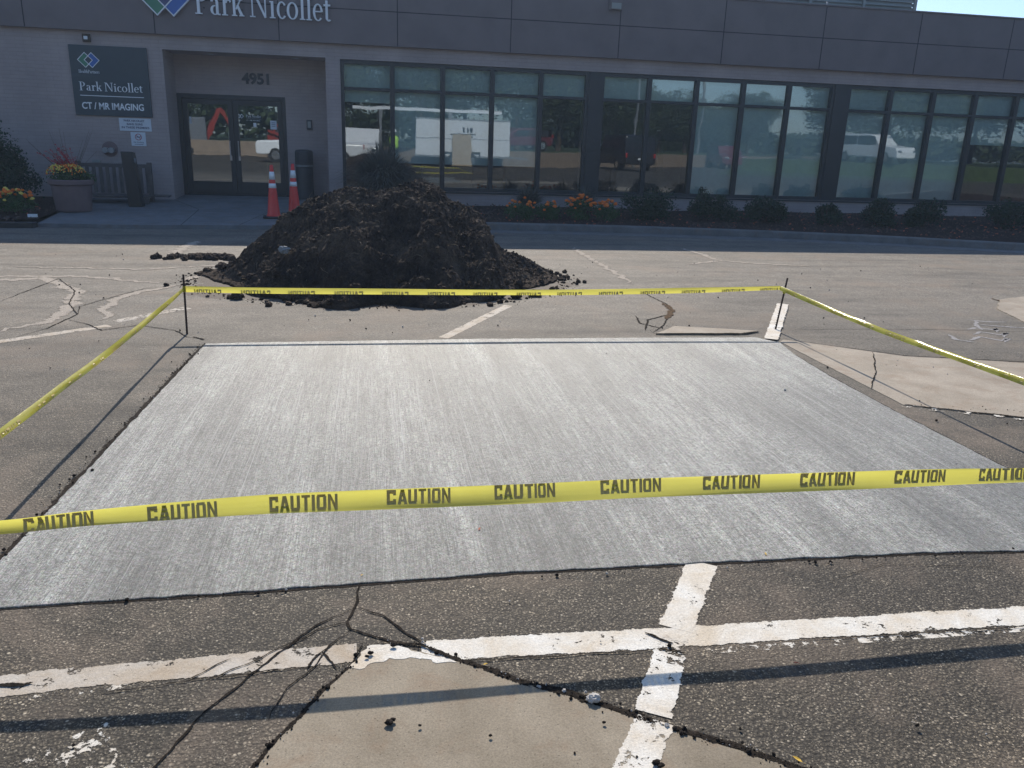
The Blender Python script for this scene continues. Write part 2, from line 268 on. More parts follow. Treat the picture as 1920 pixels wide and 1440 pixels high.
# ------------------------------------------------------------------ mesh helpers
class MB:
    def __init__(s): s.v = []; s.f = []; s.m = []; s.uv = {}; s.wear = .8
    def add(s, vs, fs, mi=0):
        b = len(s.v); s.v += [tuple(p) for p in vs]; s.f += [tuple(i+b for i in f) for f in fs]; s.m += [mi]*len(fs)
    def box(s, x0, x1, y0, y1, z0, z1, mi=0, skew=None):
        s.add([(x0,y0,z0),(x1,y0,z0),(x1,y1,z0),(x0,y1,z0),(x0,y0,z1),(x1,y0,z1),(x1,y1,z1),(x0,y1,z1)],
              [(3,2,1,0),(4,5,6,7),(0,1,5,4),(1,2,6,5),(2,3,7,6),(3,0,4,7)], mi)
    def tube(s, a, b, r0, r1=None, n=10, mi=0):
        a, b = Vector(a), Vector(b); r1 = r0 if r1 is None else r1; d = (b-a).normalized()
        u = d.orthogonal().normalized(); w = d.cross(u); vs = []
        for p, r in ((a, r0), (b, r1)):
            vs += [p + r*(math.cos(2*math.pi*i/n)*u + math.sin(2*math.pi*i/n)*w) for i in range(n)]
        s.add(vs, [(i, (i+1) % n, n+(i+1) % n, n+i) for i in range(n)] + [tuple(range(n))[::-1], tuple(range(n, 2*n))], mi)
    def lathe(s, prof, n=32, c=(0, 0, 0), mi=0, squash=1):
        vs = []; k = len(prof)
        for r, z in prof: vs += [(c[0]+r*math.cos(2*math.pi*i/n), c[1]+squash*r*math.sin(2*math.pi*i/n), c[2]+z) for i in range(n)]
        fs = [(j*n+i, j*n+(i+1) % n, (j+1)*n+(i+1) % n, (j+1)*n+i) for j in range(k-1) for i in range(n)]
        s.add(vs, fs + [tuple(range(n))[::-1], tuple(range((k-1)*n, k*n))], mi)
    def prism(s, pts, y0, y1, mi=0):      # polygon in XZ extruded along Y
        n = len(pts); s.add([(x, y0, z) for x, z in pts] + [(x, y1, z) for x, z in pts],
              [tuple(range(n)), tuple(range(n, 2*n))[::-1]] + [(i, n+i, n+(i+1) % n, (i+1) % n) for i in range(n)], mi)
    def flat(s, pts, z0, z1, mi=0):       # polygon in XY extruded along Z
        n = len(pts); zf = z1 if callable(z1) else (lambda x, y: z1); z0f = z0 if callable(z0) else (lambda x, y: z0)
        s.add([(x, y, zf(x, y)) for x, y in pts] + [(x, y, z0f(x, y)) for x, y in pts],
              [tuple(range(n)), tuple(range(n, 2*n))[::-1]] + [(i, n+i, n+(i+1) % n, (i+1) % n) for i in range(n)], mi)
    def ball(s, c, r, sub=1, j=.0, mi=0, sq=(1, 1, 1), seed=0):
        vs, fs = ICO[sub]; rnd = random.Random(seed or random.random())
        s.add([(c[0]+v[0]*r*sq[0]*(k := 1+rnd.uniform(-j, j)), c[1]+v[1]*r*sq[1]*k, c[2]+v[2]*r*sq[2]*k) for v in vs], fs, mi)
    def build(s, name, mats, parent=None, smooth=False, bevel=0, loc=None):
        me = bpy.data.meshes.new(name); me.from_pydata(s.v, [], s.f)
        for mt in (mats if isinstance(mats, (list, tuple)) else [mats]): me.materials.append(M[mt])
        if max(s.m or [0]): me.polygons.foreach_set('material_index', s.m)
        if s.uv:
            a = me.uv_layers.new(name='uv'); w = me.uv_layers.new(name='wear')
            for lp in me.loops: a.data[lp.index].uv = s.uv.get(lp.vertex_index, (0, 0)); w.data[lp.index].uv = (s.wear, 0)
        me.update()
        if not s.uv: me.validate()
        o = bpy.data.objects.new(name, me); COL.objects.link(o)
        if smooth: me.polygons.foreach_set('use_smooth', [True]*len(me.polygons))
        if bevel:
            bv = o.modifiers.new('bevel', 'BEVEL'); bv.width = bevel; bv.segments = 2; bv.limit_method = 'ANGLE'
        if loc: o.location = loc
        if parent: o.parent = parent
        return o
def make_ico():
    t = (1+5**.5)/2; vs = [Vector(p).normalized() for p in ((-1,t,0),(1,t,0),(-1,-t,0),(1,-t,0),(0,-1,t),(0,1,t),(0,-1,-t),(0,1,-t),(t,0,-1),(t,0,1),(-t,0,-1),(-t,0,1))]
    fs = [(0,11,5),(0,5,1),(0,1,7),(0,7,10),(0,10,11),(1,5,9),(5,11,4),(11,10,2),(10,7,6),(7,1,8),(3,9,4),(3,4,2),(3,2,6),(3,6,8),(3,8,9),(4,9,5),(2,4,11),(6,2,10),(8,6,7),(9,8,1)]
    out = [([tuple(v) for v in vs], fs)]
    for _ in range(2):
        cache = {}; nf = []; vs = list(vs)
        def mid(a, b):
            k = (min(a, b), max(a, b))
            if k not in cache: vs.append(((vs[a]+vs[b])/2).normalized()); cache[k] = len(vs)-1
            return cache[k]
        for a, b, c in fs:
            x, y, z = mid(a, b), mid(b, c), mid(c, a); nf += [(a, x, z), (b, y, x), (c, z, y), (x, y, z)]
        fs = nf; out.append(([tuple(v) for v in vs], fs))
    return out
ICO = make_ico()
def thing(name, label, cat, loc=(0, 0, 0), rz=0, group=None):
    o = bpy.data.objects.new(name, None); COL.objects.link(o); o.empty_display_size = .2
    o.location = loc; o.rotation_euler = (0, 0, rz); return tag(o, label, cat, group)
def tag(o, label, cat, group=None, kind=None):
    o['label'] = label; o['category'] = cat
    if group: o['group'] = group
    if kind: o['kind'] = kind
    return o
def struct(o): o['kind'] = 'structure'; return o
def copy_tree(o, parent=None):
    c = o.copy(); COL.objects.link(c)
    if parent: c.parent = parent
    for ch in [x for x in bpy.data.objects if x.parent == o]: copy_tree(ch, c)
    return c
def ss(a, b, x): t = max(0, min(1, (x-a)/(b-a))); return t*t*(3-2*t)
def zg(x, y): return -.06*ss(7, 12.5, y)
def zwalk(y): return .0386*(y-14)

# lettering with the built-in font, as a mesh lying in XZ facing -Y
DG = None
def text_mesh(txt, h, depth=.004, bold=.0, xs=1.0, spacing=1.0):
    cu = bpy.data.curves.new('lettering', 'FONT'); cu.body = txt; cu.size = h/.69; cu.extrude = depth/2; cu.offset = bold; cu.space_character = spacing; cu.resolution_u = 3
    o = bpy.data.objects.new('lettering', cu); COL.objects.link(o); bpy.context.view_layer.update()
    me = bpy.data.meshes.new_from_object(o.evaluated_get(bpy.context.evaluated_depsgraph_get()))
    vs = [(v.co.x*xs, v.co.y, v.co.z) for v in me.vertices]; fs = [tuple(p.vertices) for p in me.polygons]
    bpy.data.objects.remove(o); bpy.data.meshes.remove(me)
    return vs, fs
def text_on_wall(mb, txt, x0, x1, z, h, y, mi=0, bold=0, depth=.004, spacing=1.0, centre=False):
    vs, fs = text_mesh(txt, h, depth, bold, 1, spacing)
    a = min(v[0] for v in vs); b = max(v[0] for v in vs); k = (x1-x0)/(b-a)
    mb.add([(x0+(v[0]-a)*k, y-v[2], z+v[1]) for v in vs], fs, mi)

# serif capitals and lower case, drawn as strokes (cap height 1)
def arc(cx, cy, rx, ry, a0, a1, thick, thin, n=20):
    o, i = [], []
    for k in range(n+1):
        a = R(a0+(a1-a0)*k/n); o.append((cx+rx*math.cos(a), cy+ry*math.sin(a))); i.append((cx+(rx-thick)*math.cos(a), cy+(ry-thin)*math.sin(a)))
    return o, i
def rc(x0, y0, x1, y1): return [(x0, y0), (x1, y0), (x1, y1), (x0, y1)]
GL = {}
def gl():
    S = .04
    GL['P'] = (.66, [rc(.10,0,.235,.96), rc(.0,0,.335,S), rc(0,.92,.30,.96)], [(.28,.70,.33,.26,-92,92,.135,.045)])
    GL['a'] = (.53, [rc(.30,.03,.42,.46), rc(.36,0,.50,.05)], [(.24,.17,.21,.17,80,300,.12,.035),(.23,.42,.19,.18,0,165,.12,.04)])
    GL['r'] = (.42, [rc(.07,0,.19,.60), rc(0,0,.28,S), rc(.0,.56,.18,.60)], [(.32,.43,.15,.17,20,175,.09,.075)])
    GL['k'] = (.58, [rc(.07,0,.19,1.02), rc(0,0,.26,S), rc(0,.98,.18,1.02), [(.19,.26),(.40,.56),(.46,.56),(.24,.22)], rc(.32,.56,.54,.60), [(.24,.36),(.42,.02),(.56,.02),(.33,.42)], rc(.36,0,.60,S)], [])
    GL['N'] = (.92, [rc(.10,0,.16,.94), rc(0,0,.27,S), rc(0,.92,.22,.96), [(.13,.95),(.27,.95),(.80,.02),(.72,-.02)], rc(.735,.0,.795,.94), rc(.62,.92,.90,.96)], [])
    GL['i'] = (.29, [rc(.08,0,.20,.60), rc(0,0,.28,S), rc(.01,.56,.19,.60), [(.07,.80),(.10,.745),(.15,.73),(.20,.75),(.22,.80),(.20,.85),(.15,.875),(.09,.85)]], [])
    GL['c'] = (.46, [], [(.27,.30,.25,.31,38,318,.12,.04)])
    GL['o'] = (.58, [], [(.28,.30,.28,.31,0,360,.12,.04)])
    GL['l'] = (.28, [rc(.08,0,.20,1.02), rc(0,0,.28,S), rc(.01,.98,.19,1.02)], [])
    GL['e'] = (.50, [rc(.10,.31,.44,.35)], [(.26,.30,.25,.31,5,318,.115,.04)])
    GL['t'] = (.36, [rc(.09,.08,.21,.74), rc(0,.54,.34,.60)], [(.24,.13,.15,.13,180,320,.12,.05)])
    GL['H'] = (.84, [rc(.10,0,.23,.96), rc(0,0,.33,S), rc(0,.92,.33,.96), rc(.58,0,.71,.96), rc(.48,0,.81,S), rc(.48,.92,.81,.96), rc(.23,.47,.58,.51)], [])
    GL['h'] = (.60, [rc(.07,0,.19,1.02), rc(0,0,.26,S), rc(0,.98,.18,1.02), rc(.42,0,.54,.40), rc(.34,0,.60,S)], [(.33,.38,.21,.22,0,180,.12,.05)])
    GL['n'] = (.60, [rc(.07,0,.19,.60), rc(0,0,.26,S), rc(0,.56,.18,.60), rc(.42,0,.54,.40), rc(.34,0,.60,S)], [(.33,.38,.21,.22,0,180,.12,.05)])
    GL['s'] = (.40, [[(.06,.46),(.12,.36),(.34,.12),(.30,.26),(.14,.44)]], [(.20,.44,.16,.17,25,215,.09,.04),(.19,.16,.17,.17,-155,40,.09,.04)])
    GL[' '] = (.20, [], [])
gl()
def serif(mb, txt, x0, x1, z, h, y, depth, mi=0):
    W = sum(GL[c][0]+.05 for c in txt)-.05; k = (x1-x0)/W; x = x0; j = 0
    for c in txt:
        adv, polys, arcs = GL[c]
        for p in polys:
            j += 1; mb.prism([(x+a*k, z+b*h) for a, b in p], y-depth-(j % 7)*.0006, y, mi)
        for A in arcs:
            j += 1; o, i = arc(*A); yy = y-depth-(j % 7)*.0006; n = len(o)
            P = [(x+a*k, z+b*h) for a, b in o+i]
            mb.add([(a, yy, b) for a, b in P]+[(a, y, b) for a, b in P],
                   [(q, q+1, n+q+1, n+q) for q in range(n-1)] + [(q, 2*n+q, 2*n+q+1, q+1) for q in range(n-1)] + [(n+q, n+q+1, 3*n+q+1, 3*n+q) for q in range(n-1)] + [(0, n, 3*n, 2*n), (n-1, 3*n-1, 4*n-1, 2*n-1)], mi)
        x += (adv+.05)*k
def diamond(mb, cx, cz, w, h, y, d, mi): mb.prism([(cx-w, cz), (cx, cz-h), (cx+w, cz), (cx, cz+h)], y-d, y, mi)
def diamond_ring(mb, cx, cz, w, h, t, y, d, mi):
    o = [(cx-w, cz), (cx, cz-h), (cx+w, cz), (cx, cz+h)]; i = [(cx-w+t, cz), (cx, cz-h+t), (cx+w-t, cz), (cx, cz+h-t)]
    for k in range(4):
        q = (k+1) % 4; mb.prism([o[k], o[q], i[q], i[k]], y-d-.0008*k, y, mi)

# ------------------------------------------------------------------ ground
def ground():
    xs = [-200, -60, -30]+[x*.5 for x in range(-32, 41)]+[30, 60, 200]
    ys = [-200, -60, -30, -14, -6, -2]+[y*.5 for y in range(0, 38)]+[24, 40, 80, 250]
    mb = MB(); nx = len(xs); mb.add([(x, y, zg(x, y)) for y in ys for x in xs], [(j*nx+i, j*nx+i+1, (j+1)*nx+i+1, (j+1)*nx+i) for j in range(len(ys)-1) for i in range(nx-1)])
    return struct(mb.build('ground', 'asphalt', smooth=True))
ground()

def jag(x, y, s=9., a=.01): return (x+a*noise.noise((x*s, y*s, 3.1)), y+a*noise.noise((x*s, y*s, 9.7)))
def resample(pts, step):
    out = []
    for (x0, y0), (x1, y1) in zip(pts[:-1], pts[1:]):
        n = max(1, int(math.hypot(x1-x0, y1-y0)/step)); out += [(x0+(x1-x0)*i/n, y0+(y1-y0)*i/n) for i in range(n)]
    return out+[pts[-1]]
def poly_slab(name, pts, top, mat, step=.04, amp=.008, s=9.):
    p = [jag(x, y, s, amp) for x, y in resample(pts+[pts[0]], step)[:-1]]
    mb = MB(); mb.flat(p, (lambda x, y: zg(x, y)-.05), (lambda x, y: zg(x, y)+top))
    return struct(mb.build(name, mat))
# the new pour, 4.4 m by 3.65 m, with a faintly worn edge
def fresh_slab():
    C = [(-1.345,2.495),(-.5,2.508),(.5,2.538),(1.3,2.525),(2.1,2.508),(3.25,2.43),(3.13,3.1),(3.11,4.2),(3.12,4.9),(3.17,5.5),(3.24,5.86),(3.12,6.04),(2.1,6.06),(.8,6.06),(-.4,6.02),(-1.22,5.98),(-1.26,4.78),(-1.30,3.5),(-1.32,3.0)]
    e = resample(C+[C[0]], .02)[:-1]
    top = [jag(x, y, 16, .008) for x, y in e]; n = len(top); cx, cy = .95, 4.3
    out = [(cx+(x-cx)*1.0015, cy+(y-cy)*1.0015) for x, y in top]
    mb = MB(); mb.add([(x, y, .0060) for x, y in top]+[(x, y, .0045) for x, y in out]+[(x, y, -.08) for x, y in out],
        [tuple(range(n))]+[(i, n+i, n+(i+1) % n, (i+1) % n) for i in range(n)]+[(n+i, 2*n+i, 2*n+(i+1) % n, n+(i+1) % n) for i in range(n)])
    struct(mb.build('concrete_slab', 'slab'))
fresh_slab()

def strip_mesh(mb, pts, w, z=.0060, rag=.5, seed=0, step=.012, wander=.008, mi=0, taper=True):
    p = resample(pts, step); n = len(p); base = len(mb.v); vs = []
    for i, (x, y) in enumerate(p):
        a = p[max(0, i-3)]; b = p[min(n-1, i+3)]; dx, dy = b[0]-a[0], b[1]-a[1]; L = math.hypot(dx, dy) or 1; nx, ny = -dy/L, dx/L
        wd = wander*(noise.noise((x*9, y*9, seed))+.6*noise.noise((x*31, y*31, seed+5)))
        t = min(1, 5*i/n+.25, 5*(n-1-i)/n+.25) if taper else 1
        h = w*.75*t*(1+.4*noise.noise((x*12, y*12, seed+2)))
        for q, tt in ((h+wd, .5), (-h+wd, -.5)):
            X, Y = x+nx*q, y+ny*q; mb.uv[base+len(vs)] = (i*step, tt); vs.append((X, Y, zg(X, Y)+z))
    mb.add(vs, [(2*i, 2*i+1, 2*i+3, 2*i+2) for i in range(n-1)], mi)

k1=[(-0.07, 2.53), (-0.07, 2.43), (-0.08, 2.37), (-0.1, 2.29), (-0.09, 2.25), (-0.02, 2.2), (0.04, 2.16), (0.13, 2.14)]
k2=[(-0.08, 2.37), (-0.19, 2.29), (-0.28, 2.17), (-0.34, 2.09), (-0.42, 1.98), (-0.48, 1.88), (-0.56, 1.70), (-.66, 1.5)]
k3=[(-0.07, 2.37), (0.01, 2.31), (0.08, 2.2), (0.14, 2.14)]
edgeR=[(0.0, 2.165), (0.12, 2.135), (0.22, 2.055), (0.32, 1.985), (0.43, 1.91), (0.56, 1.83), (0.66, 1.765), (0.76, 1.69), (0.86, 1.63), (1.0, 1.535), (1.10, 1.46), (1.35, 1.26), (1.7, 1.0)]
edgeL=[(-0.05, 2.16), (-0.08, 2.07), (-0.17, 1.94), (-0.22, 1.85), (-0.31, 1.69), (-.42, 1.5), (-.6, 1.15)]
k4=[(-0.1, 2.29), (-0.19, 2.26), (-0.28, 2.17)]; k5=[(-0.09, 2.25), (-0.15, 2.17), (-0.19, 2.07), (-0.26, 1.98), (-.3, 1.85)]
r1=[(3.06, 12.01), (3.01, 10.6), (2.97, 9.26), (2.82, 8.36), (2.86, 7.47), (2.78, 7.09), (2.49, 6.53), (2.29, 6.23)]
r2=[(2.71, 6.97), (2.42, 6.74), (2.26, 6.33)]; r3=[(2.36,6.9),(2.3,6.6),(2.42,6.42),(2.5,6.53)]
l1=[(-3.24, 7.58), (-3.2, 8.85), (-2.8, 8.1), (-2.64, 7.46), (-2.43, 7.02), (-2.48, 6.53), (-2.62, 6.17)]
l2=[(-2.43, 6.81), (-2.21, 6.62), (-2.07, 6.43), (-1.85, 6.61), (-1.53, 6.42), (-1.4, 6.2), (-1.24, 6.13)]
l3=[(-2.43, 7.02), (-2.52, 7.35), (-2.41, 7.71), (-2.22, 8.26), (-1.91, 8.41)]
mb = MB()
for i, (p, w) in enumerate(((k1,.010),(k2,.009),(k3,.009),(k4,.006),(k5,.006),(r1[3:],.014),(r2,.022),(r3,.02),(l1,.014),(l2,.014),(l3,.012),
        ([(3.3,6.35),(5,6.3),(6.4,6.1),(8,6.3)],.008),([(-4.5,9.9),(-3,9.7),(-2,9.9)],.008),([(-3.2,2.9),(-2.4,3.6),(-1.9,3.4)],.005),([(1.62,2.35),(1.9,2.44),(2.4,2.36)],.003),
        ([(-1.36,6.2),(-1.25,6.1)],.02))):
    strip_mesh(mb, p, w*.85, .0036+.00003*i, .75, i*3.3)
strip_mesh(mb, edgeR, .026, .0058, .9, 50, .012, .008); strip_mesh(mb, edgeL, .015, .0059, 1.0, 51, .012, .008)
struct(mb.build('pavement_cracks', 'crack'))
mb = MB()   # dark raw joint round the new pour
strip_mesh(mb, [(-1.36,2.485),(-.5,2.497),(.5,2.527),(1.3,2.515),(2.1,2.498),(3.26,2.42)], 0.0126, .0015, .7, 60, .012, .003)
strip_mesh(mb, [(-1.355,2.49),(-1.33,3.0),(-1.312,3.5),(-1.275,4.78),(-1.235,5.99)], 0.0324, .0015, .9, 61, .012, .010); strip_mesh(mb, [(3.26,2.44),(3.14,3.1),(3.12,4.2),(3.13,4.9),(3.18,5.5)], 0.0162, .0015, .6, 62, .012, .003)
strip_mesh(mb, [(-1.23,5.995),(-.4,6.032),(.8,6.072),(2.1,6.072)], 0.0216, .0015, .9, 63, .012, .006)
struct(mb.build('joint_line', 'gap'))
mb = MB(); strip_mesh(mb, [(2.84,7.5),(2.8,7.15),(2.6,6.75)], .06, .006, 1.0, 70, .01, .02); strip_mesh(mb, [(6.78,7.8),(6.7,7.3),(6.3,6.9)], .04, .006, .9, 71, .01, .02)
struct(mb.build('crack_litter', 'rust'))
mb = MB()   # pale worn filler over old cracks
f1=[(-5.2,8.6),(-3.71, 8.74), (-3.37, 8.91), (-3.09, 8.54), (-2.78, 8.1), (-2.6, 7.35), (-2.55, 6.81), (-2.8,6.4)]
for i, (p, w) in enumerate(((f1,.13),([(-6,9.2),(-3.81, 8.99), (-3.05, 9.02), (-2.44, 8.71), (-2.16, 8.62)],.10),([(-2.16, 6.81), (-2.3, 7.35), (-2.32, 7.71), (-2.19, 8.11), (-1.92, 8.47)],.10),
        ([(-1.95, 8.73), (-1.82, 9.33), (-1.69, 9.72)],.11),([(-2.54, 10.64), (-2.56, 11.14), (-2.54, 12.4)],.16),([(3.06, 12.2), (3.0, 10.85), (2.96, 9.67), (2.9, 8.7)],.09),
        ([(4.89, 12.3), (4.89, 10.83), (5.18, 10.59), (6.02, 10.33)],.09),([(4.25, 10.43), (4.89, 10.83)],.08),([(-4,9.7),(-2.6,9.55),(-1.2,10.2)],.07))):
    strip_mesh(mb, p, w, .0022+.0002*i, .5, i*2.1, .04, .06)
struct(mb.build('crack_filler', 'filler'))

# old concrete pieces
fan = poly_slab('concrete_apron', [(-.02,2.15),(.08,2.12),(.29,2.005),(.57,1.812),(.76,1.68),(1.05,1.50),(1.7,.98),(1.9,.5),(-.9,.5),(-.62,1.1),(-.31,1.69),(-.22,1.85),(-.08,2.07)], .005, 'fan', .02, .006, 20)
poly_slab('concrete_pan', [(3.26,5.90),(3.33,5.97),(4.05,5.40),(5.2,5.10),(7.4,4.7),(7.4,3.2),(5.0,3.62),(3.87,3.98),(3.25,4.27)], .004, 'pan', .05, .006)
poly_slab('concrete_strip', [(2.30,6.18),(2.56,6.45),(3.0,6.33),(3.24,6.24),(3.05,6.165)], .012, 'pan', .03, .006)
poly_slab('concrete_island', [(6.12,6.57),(6.35,7.2),(6.82,7.71),(7.3,7.9),(11,8.2),(11,6.0)], .01, 'pan', .05, .02)
mb = MB(); strip_mesh(mb, [(3.86,5.53),(3.55,5.02),(3.22,4.57)], .010, .008, .5, 80); strip_mesh(mb, [(3.26,4.27),(3.87,3.975),(5.0,3.61),(7.4,3.19)], .03, .006, .8, 81); strip_mesh(mb, [(3.33,5.98),(4.05,5.42),(5.2,5.12),(7.4,4.72)], .018, .006, .9, 82)
strip_mesh(mb, [(2.28,6.175),(3.04,6.16),(3.24,6.23)], .022, .014, .4, 83)
struct(mb.build('pan_joints', 'crack'))

# painted lines: small cells, chipped where old paint has gone
def paint_line(a, b, w, wear=.8, mat='paint', z=.0012, b2=None, seed=0):
    mb = MB(); mb.wear = wear; pts = resample([a, b] if b2 is None else [a, b, b2], .05); n = len(pts); vs = []
    for i, (x, y) in enumerate(pts):
        p, q = pts[max(0, i-1)], pts[min(n-1, i+1)]; L = math.hypot(q[0]-p[0], q[1]-p[1]); nx, ny = -(q[1]-p[1])/L, (q[0]-p[0])/L
        for t in (-.5, -.25, 0, .25, .5):
            u = t*w*1.22; X, Y = x+nx*u, y+ny*u; X += .004*noise.noise((x*6, y*6, seed)); Y += .004*noise.noise((x*6, y*6, seed+4)); mb.uv[len(vs)] = (i*.05, t); vs.append((X, Y, zg(X, Y)+z))
    mb.add(vs, [(5*i+j, 5*i+5+j, 5*i+6+j, 5*i+1+j) for i in range(n-1) for j in range(4)]); return struct(mb.build('painted_line', mat))
paint_line((-1.6,2.02), (-.86,2.105), .112, .59, 'oldpaint', seed=1)
paint_line((-.90,2.100), (-.07,2.125), .108, .59, 'oldpaint', .0015, seed=2)
paint_line((.125,2.108), (.88,2.088), .116, .61, seed=3)
paint_line((.86,2.088), (2.9,2.055), .116, .61, z=.0016, seed=4)
paint_line((1.205,2.525), (.945,2.13), .12, .61, z=.0020, seed=5)
paint_line((.925,2.09), (.84,1.93), .115, .51, z=.0023, seed=6)
paint_line((.856,1.96), (.735,1.745), .115, .60, z=.0027, seed=7)
paint_line((.735,1.72), (.38,1.2), .12, .58, z=.0062, seed=8)
paint_line((.53,6.12), (1.26,7.4), .10, .58, 'oldpaint', .0012, seed=9)
paint_line((3.21,5.95), (4.08,7.42), .125, .62, z=.0140, seed=10)
paint_line((-2.06,6.60), (-3.6,5.3), .11, .57, 'oldpaint', seed=11)
paint_line((-1.62,7.3), (-2.06,6.75), .13, .52, 'oldpaint', seed=12)
paint_line((3.22,4.25), (4.4,3.70), .09, .44, z=.0060, seed=13)
paint_line((-.80,1.84), (-.45,1.40), .26, .445, seed=14)
paint_line((1.3,1.80), (2.0,1.30), .22, .36, 'oldpaint', seed=15)
paint_line((.98,2.003), (2.9,1.985), .035, .47, z=.0010, seed=16)
paint_line((-1.6,1.955), (-.7,2.05), .03, .46, z=.0010, seed=17)
mb = MB()
for i, (p, w) in enumerate((([(-0.44,2.14),(-0.49,2.10),(-0.54,2.05)],.005),([(-0.14,2.17),(-0.18,2.12),(-0.21,2.06)],.008),([(-0.17,2.14),(-.15,2.10),(-.13,2.05)],.007),([(.84,2.12),(.87,2.08),(.91,2.05)],.012),([(.85,2.03),(.90,2.02),(.93,2.0)],.010),([(-.2,2.23),(-.36,2.12),(-.5,2.03)],.004),
        ([(-1.05,2.09),(-1.0,2.085),(-.96,2.09)],.016),([(1.3,2.02),(1.7,2.01),(2.2,2.0)],.004),([(-.8,2.02),(-.5,2.05),(-.2,2.07)],.004),([(.2,2.05),(.5,2.03),(.85,2.03)],.005),([(.72,1.72),(.70,1.60),(.62,1.45)],.006))):
    strip_mesh(mb, p, w, .0042+.00003*i, .8, i*1.7+3, .01, .010)
struct(mb.build('paint_cracks', 'crack'))
# worn white smear on the apron's nose
mb = MB(); mb.wear = 1; pts = [(-.085,2.055),(-.045,2.135),(0,2.155),(.07,2.125),(.16,2.078),(.23,2.035),(.17,2.045),(.10,2.07),(.03,2.075),(-.03,2.055),(-.06,2.035)]
mb.flat([jag(x, y, 40, .014) for x, y in resample(pts+[pts[0]], .012)[:-1]], .002, .0062); mb.uv = {0: (0, 0)}; struct(mb.build('paint_smear', 'paint'))
# layout scribble sprayed beyond the pan
mb = MB(); sc = [[(5.62,6.7),(5.75,6.62),(5.95,6.60)],[(5.66,6.66),(5.52,6.45),(5.44,6.28)],[(5.30,6.30),(5.42,6.36),(5.56,6.28),(5.62,6.34),(5.5,6.18)],[(5.2,6.1),(5.35,6.2),(5.46,6.08),(5.58,6.16),(5.42,6.0)],[(5.0,5.9),(5.2,6.02),(5.3,5.88),(5.42,5.95),(5.28,5.82)],[(4.96,6.1),(4.9,5.93),(5.0,5.83)],[(5.55,6.5),(5.8,6.38),(6.1,6.3)]]
for i, p in enumerate(sc): strip_mesh(mb, p, .042, .0012+.0003*i, .8, i, .02, .015)
struct(mb.build('spray_marks', 'faint'))

# sidewalk, beds, kerb
def zw(x, y): return zwalk(y)
mb = MB(); mb.flat([(-5.25,13.95),(-3.8,13.93),(-1.2,14.15),(1.05,14.42),(1.05,15.0),(.2,17.5),(-.88,17.5),(-.88,18.5),(-3.98,18.5),(-3.98,17.5),(-5.9,17.5),(-5.45,16.2)], -.2, zw)
struct(mb.build('sidewalk', 'walk'))
mb = MB(); mb.flat([(-30,13.2),(-9,13.6),(-5.25,13.95),(-5.25,13.75),(-9,13.4),(-30,13.0)], -.2, lambda x, y: .02); 
for p in ([(-3.96,17.45),(-3.2,16),(-3.1,13.97)], [(-1.0,17.45),(-1.9,16),(-2.2,14.1)], [(-5.4,15.7),(-3.2,15.75),(.6,15.9)]):
    q = resample(p, .1); vs = []
    for x, y in q: vs += [(x-.006*(abs(p[0][1]-p[1][1]) > 1), y-.008*(abs(p[0][1]-p[1][1]) <= 1), zw(0, y)+.003), (x+.006, y+.008, zw(0, y)+.003)]
    mb.add(vs, [(2*i, 2*i+1, 2*i+3, 2*i+2) for i in range(len(q)-1)])
struct(mb.build('sidewalk_joints', 'joint'))
KP = [(1.05,14.42),(2.2,14.45),(4.5,14.3),(6.8,13.92),(9,13.35),(11.2,12.45),(13.5,11.2),(17,8.8),(24,3)]
def offset(pts, d):
    o = []
    for i, (x, y) in enumerate(pts):
        a = pts[max(0, i-1)]; b = pts[min(len(pts)-1, i+1)]; L = math.hypot(b[0]-a[0], b[1]-a[1]); o.append((x-(b[1]-a[1])/L*d, y+(b[0]-a[0])/L*d))
    return o
KR = resample(KP, .4)
def ribbon(name, pts, prof, mat, smooth=False):
    mb = MB(); rows = [offset(pts, d) for d, z in prof]; n = len(pts)
    vs = [(rows[k][i][0], rows[k][i][1], prof[k][1]) for k in range(len(prof)) for i in range(n)]
    mb.add(vs, [(k*n+i, k*n+i+1, (k+1)*n+i+1, (k+1)*n+i) for k in range(len(prof)-1) for i in range(n-1)]); return struct(mb.build(name, mat, smooth=smooth))
ribbon('kerb', KR, [(-.38,-.062),(-.375,-.052),(-.02,-.05),(0,-.045),(.012,.055),(.03,.072),(.16,.074),(.17,-.1)], 'kerb')
bedpts = offset(KR, .165)
mb = MB(); n = len(bedpts); rows = []
for t in (0, .15, .35, .6, .8, 1):
    rows.append([(x*(1-t)+t*(x if x > .3 else .3), y*(1-t)+t*17.49, .05+.09*t+.03*noise.noise((x*1.3, (y+t*4)*1.3, 0))) for x, y in bedpts])
mb.add([p for r in rows for p in r], [(k*n+i, k*n+i+1, (k+1)*n+i+1, (k+1)*n+i) for k in range(5) for i in range(n-1)])
mb.add([(1.05,14.6,.055),(1.06,15.0,.055),(.21,17.49,.14),(1.15,17.49,.14)], [(0,3,2,1)])
mb.add([(-30,13.6,.05),(-9,13.62,.05),(-5.3,14.0,.05),(-5.46,16.2,.09),(-5.91,17.49,.14),(-30,17.49,.14)], [tuple(range(6))])
struct(mb.build('planting_bed', 'mulch'))

